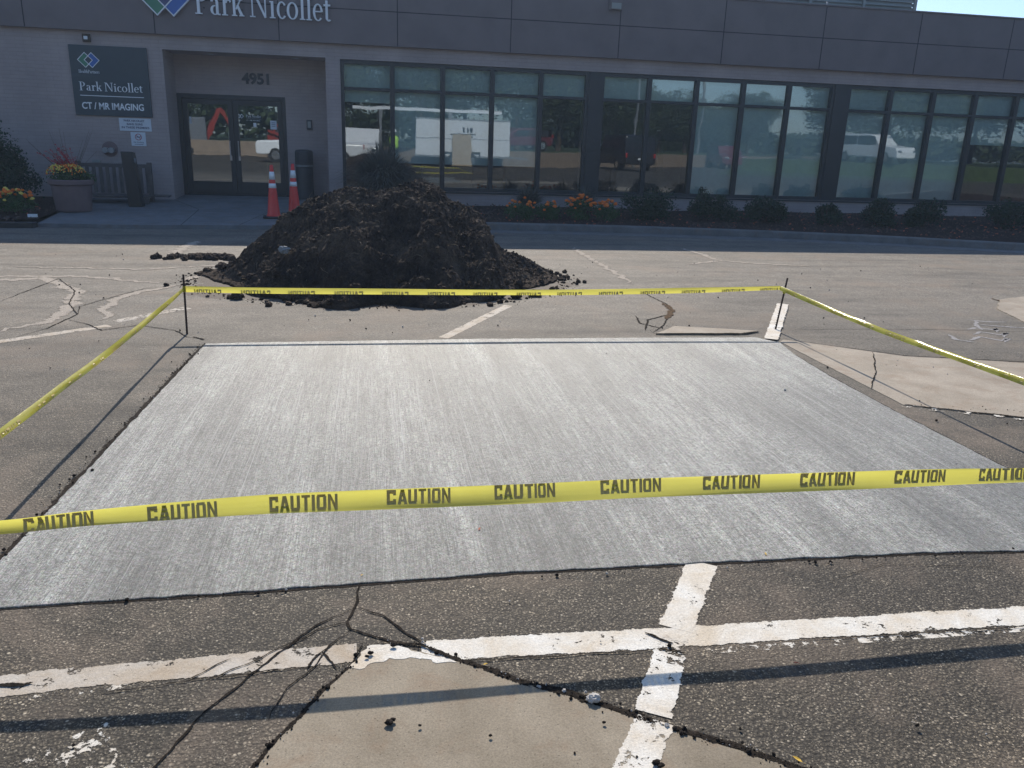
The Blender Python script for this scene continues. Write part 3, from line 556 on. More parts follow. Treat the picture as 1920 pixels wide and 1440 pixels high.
# ------------------------------------------------------------------ building
YF = 17.5
bld = thing('building', 'low taupe brick clinic with plum panel fascia and long dark window strip', 'building', (0, YF, 0))
def part(mb, name, mats, parent=None, **k):
    o = mb.build(name, mats, **k); p = parent or bld
    o.parent = p; o.matrix_parent_inverse = Matrix.Translation((0, -YF, 0)) if p == bld else Matrix.Identity(4)
    return o
mb = MB()
WZ0, WZ1 = .42, 2.95
def wbox(x0, x1, z0, z1, y0=YF, y1=YF+.3): mb.box(x0, x1, y0, y1, z0, z1)
wbox(-24, -3.95, -.1, 3.22); wbox(-3.95, -.885, 2.96, 3.22); wbox(-.885, -.60, -.1, 3.22)
wbox(-.60, 15.95, -.1, WZ0); wbox(-.60, 15.95, WZ1, 3.22); wbox(15.95, 34, -.1, 3.22)
wbox(-4.25, -3.95, -.1, 3.2, 17.8, 18.5); wbox(-.885, -.60, -.1, 3.2, 17.8, 18.5)           # recess cheeks
wbox(-1.78, -.885, -.1, 2.96, 18.4, 18.6); wbox(-3.95, -1.78, 2.215, 2.96, 18.4, 18.6)      # recess back wall
mb.box(-3.95, -.885, 17.8, 18.6, 2.96, 3.1)
mb.box(-24, -23.7, 17.8, 34, -.1, 4.3); mb.box(33.7, 34, 17.8, 34, -.1, 4.3); mb.box(-23.7, 33.7, 33.7, 34, -.1, 4.3)
part(mb, 'wall', 'brick')
mb = MB(); mb.box(-24.05, 34.05, YF-.12, YF+.4, 3.22, 4.48); mb.box(-24, 34, YF+.4, 34, 4.30, 4.42)
fas = part(mb, 'fascia', 'fascia')
mb = MB()
for k in range(-8, 13):
    x = .54+2.28*k; mb.box(x-.009, x+.009, YF-.124, YF-.118, 3.222, 4.47)
mb.box(-24, 34, YF-.1235, YF-.1175, 3.842, 3.860)
part(mb, 'panel_joint', 'seam', fas); 
mb = MB(); mb.box(-24.08, 34.08, YF-.15, YF+.1, 4.482, 4.51); part(mb, 'parapet_cap', 'fascia', fas)
# interior shell
mb = MB(); mb.box(-23, 33, 24, 24.2, .0, 3.1); mb.box(-23, 33, 17.85, 24, 3.0, 3.1); mb.box(-23, 33, 17.85, 24, -.02, .12)
for x in (-5, 4.75, 10.4, 16.5): mb.box(x-.06, x+.06, 18.65, 24, .12, 3.0)
part(mb, 'interior', 'room')
for x, y, w, h in ((1.2,20,1.2,.8),(3.4,21,.8,1.3),(6.1,20.2,1.4,.75),(7.6,21,.5,1.5),(13.9,20,1.0,1.0),(15,21,.7,1.6),(-2.6,21.5,1.4,1.0)):
    mb = MB(); mb.box(x, x+w, y, y+.5, .12, .12+h); part(mb, 'cabinet', 'roomlight')
# window strip: three runs of tall windows with a transom above each
SHADE = [ [(.30,'full'),(0,'t')], ]
runs = [(-.60, 4.56, 5, ['short','long','long','long','no']), (4.83, 10.22, 5, ['no','no','full','full','full']), (10.55, 15.95, 5, ['full','full','full','half','half'])]
for x0, x1, n, sh in runs:
    w = (x1-x0)/n
    for i in range(n):
        a, b = x0+i*w, x0+(i+1)*w; fwid = .05
        la = .07 if i == 0 else .048; lb = .07 if i == n-1 else .048
        mb = MB(); y0, y1 = YF+.05, YF+.17
        mb.box(a, a+la, y0, y1, WZ0, WZ1); mb.box(b-lb, b, y0, y1, WZ0, WZ1)
        mb.box(a+la, b-lb, y0+.003, y1, WZ0, WZ0+.075); mb.box(a+la, b-lb, y0+.003, y1, WZ1-.08, WZ1); mb.box(a+la, b-lb, y0+.003, y1, 2.375, 2.435)
        wf = part(mb, 'window', 'frame', bevel=.003); wf['label'] = 'dark framed tall window with a square transom pane above'
        mb = MB(); mb.add([(a+la,y0+.06,WZ0+.075),(b-lb,y0+.06,WZ0+.075),(b-lb,y0+.06,2.375),(a+la,y0+.06,2.375),(a+la,y0+.06,2.435),(b-lb,y0+.06,2.435),(b-lb,y0+.06,WZ1-.08),(a+la,y0+.06,WZ1-.08)], [(0,1,2,3),(4,5,6,7)])
        part(mb, 'glass', 'glass', wf)
        mb = MB(); bot = {'short': 2.16, 'long': .98, 'no': 2.40, 'full': WZ0+.02, 'half': 1.78}[sh[i]]
        mb.box(a+.02, b-.02, y1+.03, y1+.034, bot, WZ1-.02); mb.tube((a+.02, y1+.032, bot), (b-.02, y1+.032, bot), .012, n=6)
        part(mb, 'roller_shade', 'shade', wf)
for a, b in ((4.56, 4.83), (10.22, 10.55)): mb = MB(); mb.box(a, b, YF+.03, YF+.3, WZ0, WZ1); part(mb, 'pier', 'frame')
mb = MB(); mb.box(-.60, 15.95, YF-.03, YF+.05, WZ0-.035, WZ0-.002); part(mb, 'window_sill', 'frame')
# entrance doors
YD = 18.42; DZ = .17
mb = MB()
mb.box(-3.95,-3.86,YD-.02,YD+.1,DZ,2.215); mb.box(-1.85,-1.78,YD-.02,YD+.1,DZ,2.215); mb.box(-3.86,-1.85,YD-.02,YD+.1,2.12,2.215); mb.box(-3.86,-1.85,YD-.02,YD+.1,DZ,DZ+.02)
df = part(mb, 'door_frame', 'frame', bevel=.003)
for a, b, hx in ((-3.855,-2.865,-2.95), (-2.855,-1.855,-2.78)):
    mb = MB(); y0, y1 = YD, YD+.05; st = .11 if a < -3 else .085
    mb.box(a,a+.10,y0,y1,DZ+.025,2.115); mb.box(b-.10,b,y0,y1,DZ+.025,2.115); mb.box(a+.10,b-.10,y0+.002,y1,DZ+.025,DZ+.29); mb.box(a+.10,b-.10,y0+.002,y1,2.02,2.115)
    d = part(mb, 'door', 'frame', bevel=.003)
    mb = MB(); mb.add([(a+.10,y0+.025,DZ+.29),(b-.10,y0+.025,DZ+.29),(b-.10,y0+.025,2.02),(a+.10,y0+.025,2.02)], [(0,1,2,3)]); part(mb, 'glass', 'doorglass', d)
    mb = MB(); mb.box(a+.10,b-.10,y0+.06,y0+.10,1.02,1.075); part(mb, 'push_bar', 'frame', d)
    mb = MB(); mb.tube((hx,y0-.05,.98),(hx,y0-.05,1.30),.012); mb.tube((hx,y0-.05,1.0),(hx,y0,1.0),.009); mb.tube((hx,y0-.05,1.28),(hx,y0,1.28),.009); mb.box(hx-.02,hx+.02,y0-.004,y0-.001,.9,1.0); part(mb, 'handle', 'aluminium', d)
for x, y in ((-3.15,17.95),(-1.5,17.95)):
    mb = MB(); mb.lathe([(.06,0),(.075,-.008),(.045,-.012)], 16, (x,y,2.958)); part(mb, 'downlight', 'trimwhite')
# louvred plant screen on the roof
YS = 20.3
scr = thing('roof_screen', 'grey louvred plant screen standing on the flat roof behind the fascia', 'roof screen', (10, YS, 4.42))
def spart(mb, name, mat):
    o = mb.build(name, mat); o.parent = scr; o.matrix_parent_inverse = Matrix.Translation((-10, -YS, -4.42)); return o
mb = MB(); XR = 13.72
for k in range(22): z = 4.5+k*.1; mb.add([(9.4,YS,z),(XR,YS,z),(XR,YS+.06,z+.085),(9.4,YS+.06,z+.085),(9.4,YS,z-.012),(XR,YS,z-.012),(XR,YS+.06,z+.073),(9.4,YS+.06,z+.073)], [(0,1,2,3),(7,6,5,4),(0,4,5,1),(2,6,7,3)])
for k in range(22): z = 4.5+k*.1; mb.box(XR-.06, XR-.055, YS, YS+4, z, z+.07)
spart(mb, 'louvre', 'louvre')
mb = MB(); mb.box(9.4, XR-.06, YS+.09, YS+4, 4.43, 6.6); spart(mb, 'back_panel', 'louvre')
for x in (9.4, 10.8, 12.25, XR-.05):
    mb = MB(); mb.box(x-.025, x+.05, YS-.03, YS+.02, 4.42, 6.7); spart(mb, 'post', 'louvre')
mb = MB()
for k in range(12): mb.tube((7.6+k*.14, YS-.2, 4.88), (8.0+k*.14, YS+1.5, 5.3), .028, n=8)
mb.add([(7.5,YS-.2,4.86),(9.3,YS-.2,4.86),(9.75,YS+1.5,5.27),(7.9,YS+1.5,5.27)], [(0,1,2,3)])
for x in (7.7, 9.1): mb.tube((x, YS, 4.42), (x, YS, 4.88), .03)
tag(mb.build('ribbed_cover', 'ribwhite'), 'pale ribbed metal cover beside the louvred roof screen', 'metal cover')
mb = MB(); mb.tube((9.74,17.55,4.5),(9.74,17.55,4.56),.012); mb.ball((9.74,17.55,4.575),.022,1)
tag(mb.build('lightning_rod_cap', 'trimwhite'), 'tiny pale knob on top of the fascia near the roof screen', 'rod')

# ------------------------------------------------------------------ signs on the wall
t = thing('wall_lettering', 'large pale serif lettering with green and blue diamond logo high on the fascia', 'sign', (-2.4, YF-.12, 3.6))
def tp(mb, name, mats, t, **k):
    o = mb.build(name, mats, **k); o.parent = t; o.matrix_parent_inverse = Matrix.Translation(-t.location); return o
YL = YF-.17
mb = MB(); serif(mb, 'Park Nicollet', -3.25, -.74, 3.60, .50, YL, .04); tp(mb, 'letters', 'white', t)
mb = MB(); diamond(mb, -3.93, 3.83, .295, .30, YL, .03, 0); diamond(mb, -3.64, 3.83, .295, .30, YL-.002, .032, 1); diamond(mb, -3.785, 3.83, .15, .153, YL-.004, .034, 2)
diamond_ring(mb, -3.93, 3.83, .30, .305, .03, YL-.006, .038, 3); diamond_ring(mb, -3.64, 3.83, .30, .305, .03, YL-.004, .044, 3); tp(mb, 'logo', ['green', 'blue', 'navy', 'white'], t)
mb = MB()
for x in (-3.9, -3.66, -3.1, -2.4, -1.6, -.9): mb.tube((x, YF-.12, 3.72), (x, YL+.004, 3.72), .01, n=6)
tp(mb, 'standoff', 'seam', t)

t = thing('sign_board', 'slate green sign board with logo and CT / MR IMAGING on the brick wall', 'sign', (-4.94, YF, 2.3))
x0, x1, z0, z1 = -5.62, -4.23, 1.70, 2.965; Y = YF-.04
mb = MB(); mb.box(x0, x1, Y, YF-.001, z0, z1); tp(mb, 'panel', 'signdark', t, bevel=.003)
mb = MB(); diamond(mb, -5.345, 2.70, .135, .135, Y, .003, 0); diamond(mb, -5.225, 2.70, .135, .135, Y, .004, 1); diamond(mb, -5.285, 2.70, .07, .07, Y, .006, 2)
diamond_ring(mb, -5.345, 2.70, .14, .14, .016, Y, .007, 3); diamond_ring(mb, -5.225, 2.70, .14, .14, .016, Y, .011, 3); tp(mb, 'logo', ['green', 'blue', 'signdark', 'white'], t)
mb = MB(); serif(mb, 'HealthPartners', -5.48, -5.11, 2.465, .062, Y, .003); tp(mb, 'caption', 'white', t)
mb = MB(); serif(mb, 'Park Nicollet', -5.50, -4.36, 2.15, .165, Y, .004); tp(mb, 'lettering', 'white', t)
mb = MB(); mb.box(-5.50, -4.35, Y-.004, Y, 2.055, 2.068); tp(mb, 'rule_line', 'white', t)
mb = MB(); text_on_wall(mb, 'CT / MR IMAGING', -5.49, -4.37, 1.82, .118, Y-.003, 0, .004); tp(mb, 'subtitle', 'white', t)

t = thing('notice_sign', 'white notice banning guns mounted below the slate sign board', 'notice', (-4.54, YF, 1.55))
mb = MB(); mb.box(-4.86, -4.27, YF-.012, YF-.001, 1.435, 1.675); tp(mb, 'plate', 'signwhite', t, bevel=.002)
mb = MB(); text_on_wall(mb, 'PARK NICOLLET', -4.77, -4.39, 1.608, .038, YF-.015, 0, .0008, .003); text_on_wall(mb, 'BANS GUNS', -4.72, -4.43, 1.545, .038, YF-.015, 0, .0008, .003); text_on_wall(mb, 'IN THESE PREMISES', -4.82, -4.31, 1.482, .038, YF-.015, 0, .0008, .003); tp(mb, 'lettering', 'ink', t)
t = thing('smoking_sign', 'small white no smoking sign with a barred circle, lowest on the wall', 'notice', (-4.53, YF, 1.28))
mb = MB(); mb.box(-4.67, -4.395, YF-.012, YF-.001, 1.155, 1.415); tp(mb, 'plate', 'signwhite', t, bevel=.002)
mb = MB(); o, i = arc(-4.53, 1.325, .062, .062, 0, 360, .011, .011, 28); P = o+i; nn = len(o)
mb.add([(a, YF-.0145, b) for a, b in P], [(q, q+1, nn+q+1, nn+q) for q in range(nn-1)]); mb.add([(-4.575,YF-.015,1.362),(-4.568,YF-.015,1.369),(-4.485,YF-.015,1.288),(-4.492,YF-.015,1.281)], [(0,1,2,3)])
mb.box(-4.572, -4.50, YF-.0155, YF-.013, 1.318, 1.332, 1); mb.box(-4.496, -4.488, YF-.0155, YF-.013, 1.318, 1.35, 1); text_on_wall(mb, 'No Smoking', -4.625, -4.435, 1.215, .026, YF-.015, 1, 0, .003); mb.box(-4.61,-4.45,YF-.0135,YF-.0125,1.182,1.190,1)
tp(mb, 'symbol', ['redink', 'ink'], t)
mb = MB(); text_on_wall(mb, '4951', -2.635, -2.09, 2.455, .20, 18.4-.016, 0, .009, .03); tag(mb.build('house_number', 'number'), 'dark grey street number 4951 above the entrance doors', 'number')
# door decals and paper notice
mb = MB(); serif(mb, 'Park Nicollet', -2.60, -2.30, 1.785, .055, YD-.001+.022, .002); diamond_ring(mb, -2.745, 1.805, .045, .045, .014, YD+.022, .002, 0); diamond_ring(mb, -2.69, 1.805, .045, .045, .014, YD+.022, .005, 0)
mb.box(-2.60, -2.30, YD+.019, YD+.022, 1.76, 1.763); text_on_wall(mb, 'CT / MR IMAGING', -2.60, -2.32, 1.715, .024, YD+.02, 0, 0, .002)
mb.box(-2.46, -2.40, YD+.019, YD+.022, 1.60, 1.68)
tag(mb.build('door_decal', 'white'), 'small white clinic logo lettering on the right door glass', 'decal')
mb = MB(); mb.box(-2.115, -1.985, YD+.018, YD+.021, 1.56, 1.74, 0)
for k in range(3): mb.box(-2.09, -2.01, YD+.0165, YD+.0178, 1.69-k*.035, 1.70-k*.035, 1)
tag(mb.build('paper_notice', ['signwhite', 'ink']), 'white paper notice taped inside the right door glass', 'notice')
mb = MB(); mb.box(-3.74, -3.70, YD+.018, YD+.021, 1.62, 1.76, 0); tag(mb.build('paper_notice', 'signwhite'), 'narrow white paper strip at the edge of the left door glass', 'notice')

# small wall fittings
t = thing('fire_strobe', 'small square alarm strobe on the wall above the sign board', 'alarm strobe', (-5.28, YF, 3.09))
mb = MB(); mb.box(-5.35,-5.21,YF-.05,YF-.001,3.02,3.16); tp(mb, 'housing', 'clay', t, bevel=.006); mb = MB(); mb.box(-5.32,-5.25,YF-.075,YF-.051,3.06,3.12); tp(mb, 'lens', 'white', t, bevel=.01)
t = thing('hose_connection', 'round metal fire hose connection plate on the wall above the bench', 'hose connection', (-5.08, YF, 1.08))
mb = MB(); o_ = MB(); 
def disc(mb, cx, cz, r, y0, y1, n=28, mi=0): mb.tube((cx, y1, cz), (cx, y0, cz), r, n=n, mi=mi)
disc(mb, -5.08, 1.08, .145, YF-.02, YF-.001); tp(mb, 'plate', 'terracotta', t, bevel=.004)
for dx in (-.055, .055): mb = MB(); disc(mb, -5.08+dx, 1.06, .048, YF-.13, YF-.02, 16); disc(mb, -5.08+dx, 1.06, .056, YF-.15, YF-.13, 16); tp(mb, 'hose_cap', 'steel', t, bevel=.003)
t = thing('intercom', 'small grey access button box on the recess wall right of the doors', 'intercom', (-1.30, 18.4, 1.72))
mb = MB(); mb.box(-1.36,-1.25,18.36,18.399,1.58,1.78); tp(mb, 'box', 'number', t, bevel=.006); mb = MB(); mb.box(-1.34,-1.27,18.352,18.359,1.62,1.75); tp(mb, 'face', 'louvre', t, bevel=.003)
t = thing('wall_light', 'small dark floodlight box on the upper fascia panel', 'floodlight', (4.98, YF-.12, 4.2))
mb = MB(); mb.box(4.84,5.10,YF-.22,YF-.12,4.13,4.33); tp(mb, 'housing', 'fascia', t, bevel=.01); mb = MB(); mb.box(4.87,5.07,YF-.235,YF-.221,4.15,4.26); tp(mb, 'lens', 'louvre', t)
mb = MB(); mb.box(-5.42,-5.28,YF-.06,YF-.001,.82,.87); tag(mb.build('wall_outlet', 'louvre', bevel=.004), 'small pale outlet box on the brick just above the bench', 'outlet')

# ------------------------------------------------------------------ things by the entrance
def bench():
    t = thing('wooden_bench', 'weathered slatted wooden bench against the brick wall left of the doors', 'bench', (-4.85, 17.0, zwalk(17.0)))
    x0, x1 = -.72, .62
    mb = MB(); n = 11
    for k in range(n): x = x0+.06+k*(x1-x0-.14)/(n-1); mb.box(x-.032, x+.032, -.012, .012, .16, .64)
    mb.build('back_slats', 'wood', t, bevel=.003)
    mb = MB(); mb.box(x0+.0, x1, -.025, .02, .64, .71); mb.build('top_rail', 'wood', t, bevel=.004)
    mb = MB()
    for k in range(5): mb.box(x0, x1+.3*(k > 2), -.17+k*.115-.25, -.17+k*.115-.15, .10, .135)
    mb.build('seat', 'wood', t, bevel=.004)
    for x in (x0+.03, x1-.03):
        for y in (-.40, .0): mb = MB(); mb.box(x-.04, x+.04, y-.035+.0, y+.035, 0, .10 if y < -.1 else .745); mb.build('leg', 'wood', t, bevel=.004)
bench()
def pot():
    t = thing('flower_pot', 'big mauve round planter pot with yellow mums and red leaves on the sidewalk', 'planter', (-5.2, 15.5, zwalk(15.5)))
    mb = MB(); mb.lathe([(.27,0),(.285,.02),(.325,.44),(.35,.455),(.365,.47),(.365,.53),(.355,.545),(.325,.545),(.315,.47),(.0001,.46)], 48); mb.build('pot', 'terracotta', t, smooth=False)
    mb = MB(); leaf_cloud(mb, (-.06,0,.62), (.31,.28,.17), 2600, .03); leaf_cloud(mb, (.22,.05,.56), (.17,.2,.12), 700, .03); mb.build('foliage', 'flowerleaf', t)
    mb = MB(); rnd = random.Random(4)
    for k in range(420):
        a = rnd.uniform(0, 6.28); u = rnd.uniform(.15, 1); r = .31*math.sqrt(u); z = .62+.19*math.sqrt(max(0, 1-u))
        mb.ball((-.06+r*math.cos(a), .9*r*math.sin(a), z+rnd.uniform(-.01,.01)), rnd.uniform(.009,.016), 0, .2, 0 if rnd.random() < .5 else 1)
    mb.build('mum_flowers', ['fl_ye', 'fl_or'], t)['kind'] = 'stuff'
    mb = MB()
    for k in range(26):
        a = rnd.uniform(-.5, .5); l = rnd.uniform(.15, .5); d = Vector((-.55+a*.9, rnd.uniform(-.3,.3), .6)).normalized(); b0 = Vector((.03+a*.2, 0, .72)); e = b0+d*l
        mb.tube(b0, e, .004, .002, 4); 
        for q in range(9):
            p = b0+d*l*(q+3)/12; dd = Vector((rnd.uniform(-1,1), rnd.uniform(-1,1), rnd.uniform(-.3,1))).normalized()*.055; s = dd.cross(d).normalized()*.011
            mb.add([p, p+dd*.5+s, p+dd, p+dd*.5-s], [(0,1,2,3)])
    mb.build('red_leaves', 'fl_red', t)
    mb = MB()
    for k in range(14):
        a = rnd.uniform(-1,1); b0 = Vector((a*.15, 0, .65)); mb.tube(b0, b0+Vector((a*.5+rnd.uniform(-.1,.1), rnd.uniform(-.2,.2), rnd.uniform(.35,.75))), .0035, .0015, 4)
    mb.build('twig', 'bark', t)
def leaf_cloud(mb, c, r, n, size, seed=None, clump=True, mi=0):
    rnd = random.Random(seed if seed is not None else n+int(c[0]*100))
    cl = [(rnd.gauss(0,.55), rnd.gauss(0,.55), rnd.gauss(0,.5)) for _ in range(26)]
    k = 0
    while k < n:
        if clump and rnd.random() < .75:
            q = cl[rnd.randrange(len(cl))]; L = math.sqrt(q[0]**2+q[1]**2+q[2]**2) or 1; q = [w/max(1, L/.8) for w in q]; p = Vector([w+rnd.gauss(0,.17) for w in q])
        else: p = Vector([rnd.gauss(0,.45) for _ in range(3)])
        if p.length > 1.12: continue
        k += 1; P = Vector((c[0]+p.x*r[0], c[1]+p.y*r[1], c[2]+p.z*r[2]))
        d = Vector((rnd.uniform(-1,1), rnd.uniform(-1,1), rnd.uniform(-.6,1))).normalized(); s = d.orthogonal().normalized(); s.rotate(Matrix.Rotation(rnd.uniform(0,6.28), 3, d)); L = size*rnd.uniform(.6,1.4); w = L*.3
        mb.add([P, P+d*L*.5+s*w, P+d*L, P+d*L*.5-s*w], [(0,1,2,3)], mi)
pot()
t = thing('bollard', 'leaning black square bollard post standing on the sidewalk before the bench', 'bollard', (-4.35, 16.25, zwalk(16.25)))
mb = MB(); mb.add([(-.115,-.115,0),(.115,-.115,0),(.115,.115,0),(-.115,.115,0),(-.17,-.105,.99),(.03,-.105,.99),(.03,.105,.97),(-.17,.105,.97)], [(3,2,1,0),(4,5,6,7),(0,1,5,4),(1,2,6,5),(2,3,7,6),(3,0,4,7)]); mb.build('post', 'blackmetal', t, bevel=.008)
mb = MB(); mb.lathe([(.012,0),(.03,.01),(.034,.05),(.03,.09),(.012,.10)], 12, (.035,-.03,.78)); mb.build('fixture', 'steel', t)

def cone_thing():
    t = thing('traffic_cone', '', 'traffic cone', group='traffic cones on the sidewalk')
    mb = MB(); mb.box(-.185,.185,-.185,.185,0,.035); mb.build('base', 'rubber', t, bevel=.012)
    def rr(z): return .112-(.112-.026)*(z-.035)/(.915-.035)
    mb = MB(); mb.lathe([(.135,.033),(.116,.05)]+[(rr(z), z) for z in (.08,.3,.55,.7,.905)]+[(.022,.915),(.018,.80)], 32); mb.build('cone_body', 'orange', t, smooth=True)
    for a, b in ((.52,.60),(.665,.80)): mb = MB(); mb.lathe([(rr(a)+.002,a),(rr(b)+.002,b)], 32); mb.build('reflective_band', 'reflwhite', t, smooth=True)
    return t
c1 = cone_thing(); c1.location = (-1.745, 15.05, zwalk(15.05)); c1.rotation_euler = (0, 0, .1); c1['label'] = 'orange traffic cone with two white bands, the left one with its black base in view'
c2 = copy_tree(c1); c2.location = (-1.42, 15.45, zwalk(15.45)); c2.rotation_euler = (0, 0, .5); c2['label'] = 'orange traffic cone with its foot hidden behind the soil heap, right of its twin'
t = thing('litter_bin', 'tall dark round litter bin with a square opening beside the entrance doors', 'litter bin', (-1.42, 18.1, zwalk(18.1)))
mb = MB(); mb.lathe([(.175,0),(.18,.01),(.18,.66),(.172,.665)], 36); mb.build('body', 'bin', t, smooth=False)
mb = MB(); mb.lathe([(.176,.668),(.19,.675),(.19,.70),(.178,.705)], 36); mb.build('rim', 'steel', t)
mb = MB(); mb.lathe([(.182,.71),(.185,.72),(.185,.97),(.17,1.0),(.10,1.015),(.001,1.02)], 36); mb.build('lid', 'bin', t)
mb = MB(); mb.box(-.085,.085,-.195,-.165,.77,.93,0); mb.build('flap', 'number', t, bevel=.006)

# ------------------------------------------------------------------ planting
def shrub(x, y, r, h, label, seed, n=3600, loosy=1.0):
    z = .08; t = thing('shrub', label, 'shrub', (x, y, z), group='dark shrubs along the window strip' if x > 0 else None)
    mb = MB(); rs = random.Random(seed)
    for q in range(5): leaf_cloud(mb, (rs.uniform(-.55,.55)*r*1.2,rs.uniform(-.3,.3)*r,h*rs.uniform(.22,.6)), (r*rs.uniform(.4,.75),r*.6,h*rs.uniform(.25,.45)), n//4, .045*loosy, seed*7+q)
    mb.build('foliage', 'shrub', t)
    mb = MB(); rnd = random.Random(seed)
    for k in range(9): a = rnd.uniform(0,6.28); mb.tube((.03*math.cos(a),.03*math.sin(a),0), (r*.6*math.cos(a), r*.5*math.sin(a), h*rnd.uniform(.5,.95)), .009, .003, 5)
    mb.build('stem', 'bark', t)
for i, (x, y, r, h, lab) in enumerate((
    (5.35,15.6,.55,.66,'wide dark shrub just right of the marigolds, under the black interior window'),
    (6.75,15.6,.42,.72,'upright dark shrub with a tuft on top, second from the marigolds'),
    (7.85,15.5,.40,.60,'loose low shrub between the upright shrub and the wide second pier'),
    (8.95,15.0,.34,.50,'small flat shrub below the second dark pier'),
    (10.05,15.0,.38,.58,'rounded dark shrub below the first window of the right run'),
    (11.1,15.0,.36,.62,'rounded dark shrub below the third window of the right run'),
    (13.0,14.9,.50,.62,'dark shrub at the right end of the bed, cut by the picture edge'))):
    shrub(x, y, r, h, lab, 30+i)
t = thing('evergreen_shrub', 'large dark evergreen bush at the left end of the brick wall', 'bush', (-6.95, 16.2, .08))
mb = MB(); leaf_cloud(mb, (0,0,.72), (.72,.6,.82), 26000, .055, 3); leaf_cloud(mb, (-.3,0,1.0), (.6,.5,.5), 6000, .05, 5); leaf_cloud(mb, (.55,-.1,.38), (.5,.5,.4), 4000, .05, 6); mb.build('foliage', 'shrub', t)
mb = MB()
for k in range(7): mb.tube((0,0,0), (math.cos(k)*.45, math.sin(k)*.35, 1.1), .03, .008, 6)
mb.build('stem', 'bark', t)

def marigold(x, y, r, h, label, seed, nf=26, mats=('fl_or',), group='marigold clumps in the right bed'):
    t = thing('marigold_clump', label, 'marigolds', (x, y, .07), group=group)
    mb = MB(); leaf_cloud(mb, (0,0,h*.45), (r,r*.7,h*.5), 1800, .035, seed); mb.build('foliage', 'flowerleaf', t)
    rnd = random.Random(seed)
    for k in range(nf):
        mb = MB()
        a = rnd.uniform(0,6.28); u = rnd.uniform(0,1); q = r*math.sqrt(u); p = (q*math.cos(a), q*.7*math.sin(a)-.03, h*(.55+.55*math.sqrt(max(0,1-u)))+rnd.uniform(-.05,.03)); rr = rnd.uniform(.022,.04); mi = rnd.randrange(len(mats))
        mb.ball(p, rr, 1, .22, 0, (1,1,.7)); mb.ball((p[0],p[1],p[2]+rr*.3), rr*.6, 0, .3, 0); mb.build('flower_head', mats[mi], t)
marigold(2.75, 15.15, .30, .36, 'sparse orange marigold clump at the left end of the right bed', 41, 14)
marigold(3.30, 15.25, .28, .34, 'leafy marigold clump with few orange heads, second in the right bed', 42, 7)
marigold(3.95, 15.35, .32, .42, 'dense orange marigold clump, third in the right bed', 43, 34)
marigold(4.45, 15.2, .26, .36, 'small orange marigold clump beside the wide dark shrub', 44, 18)
marigold(-5.85, 14.75, .33, .36, 'orange and yellow marigold clump in the left bed beside the big pot', 45, 44, ('fl_or', 'fl_or', 'fl_ye'), 'marigold clumps in the left bed')
marigold(-6.45, 14.55, .32, .30, 'orange and yellow marigold clump at the left edge of the picture', 46, 40, ('fl_or', 'fl_ye'), 'marigold clumps in the left bed')
mb = MB(); mb.box(-.07,.07,-.02,.02,0,.05); o = mb.build('plant_tag', 'white', bevel=.004); o.location = (-5.42,14.25,.06); o.rotation_euler = (0,0,.2); tag(o, 'small white marker lying in the left flower bed', 'marker')

def grass_clump(x, y, h, r, n, label, seed, plumes):
    t = thing('ornamental_grass', label, 'ornamental grass', (x, y, .09))
    rnd = random.Random(seed)
    def blade(mb, l, lean, w, hgt):
        a = rnd.uniform(0,6.28); dx, dy = math.cos(a), math.sin(a); sx, sy = -dy*w, dx*w; pts = []
        m = 7
        for k in range(m+1):
            s = k/m; q = lean*l*s**1.35; z = hgt*(s*1.35-.62*s**2.6*(.35+lean)); pts.append((dx*q+rnd.uniform(-.004,.004)+dx*.04, dy*q*.8+dy*.04, max(0, z), 1-s*.85))
        mb.add([p for X, Y, Z, k in pts for p in ((X-sx*k, Y-sy*k, Z), (X+sx*k, Y+sy*k, Z))], [(2*i,2*i+1,2*i+3,2*i+2) for i in range(m)])
        return pts[-1]
    mb = MB()
    for k in range(n): blade(mb, r, rnd.uniform(.05,1.0)**.75, .013, h*rnd.uniform(.5,.95))
    mb.build('blades', 'grassblade', t)
    mb = MB()
    for k in range(plumes):
        p = blade(mb, r, rnd.uniform(.2,.9), .002, h*rnd.uniform(.9,1.15)); c = Vector(p[:3])
        for q in range(26): u = c+Vector((rnd.gauss(0,.008), rnd.gauss(0,.008), -q*.005)); d = Vector((rnd.gauss(0,1), rnd.gauss(0,1), .4)).normalized()*.02; mb.add([u, u+d+Vector((.002,0,0)), u+d], [(0,1,2)])
    mb.build('plumes', 'plume', t)
grass_clump(.22, 16.2, 1.36, 1.05, 3000, 'tall dark arching ornamental grass behind the soil heap', 5, 26)
grass_clump(3.15, 16.5, .62, .55, 500, 'low wispy ornamental grass below the third and fourth windows', 6, 22)
grass_clump(4.35, 16.6, .62, .5, 500, 'dark ornamental grass against the first window pier', 7, 8)

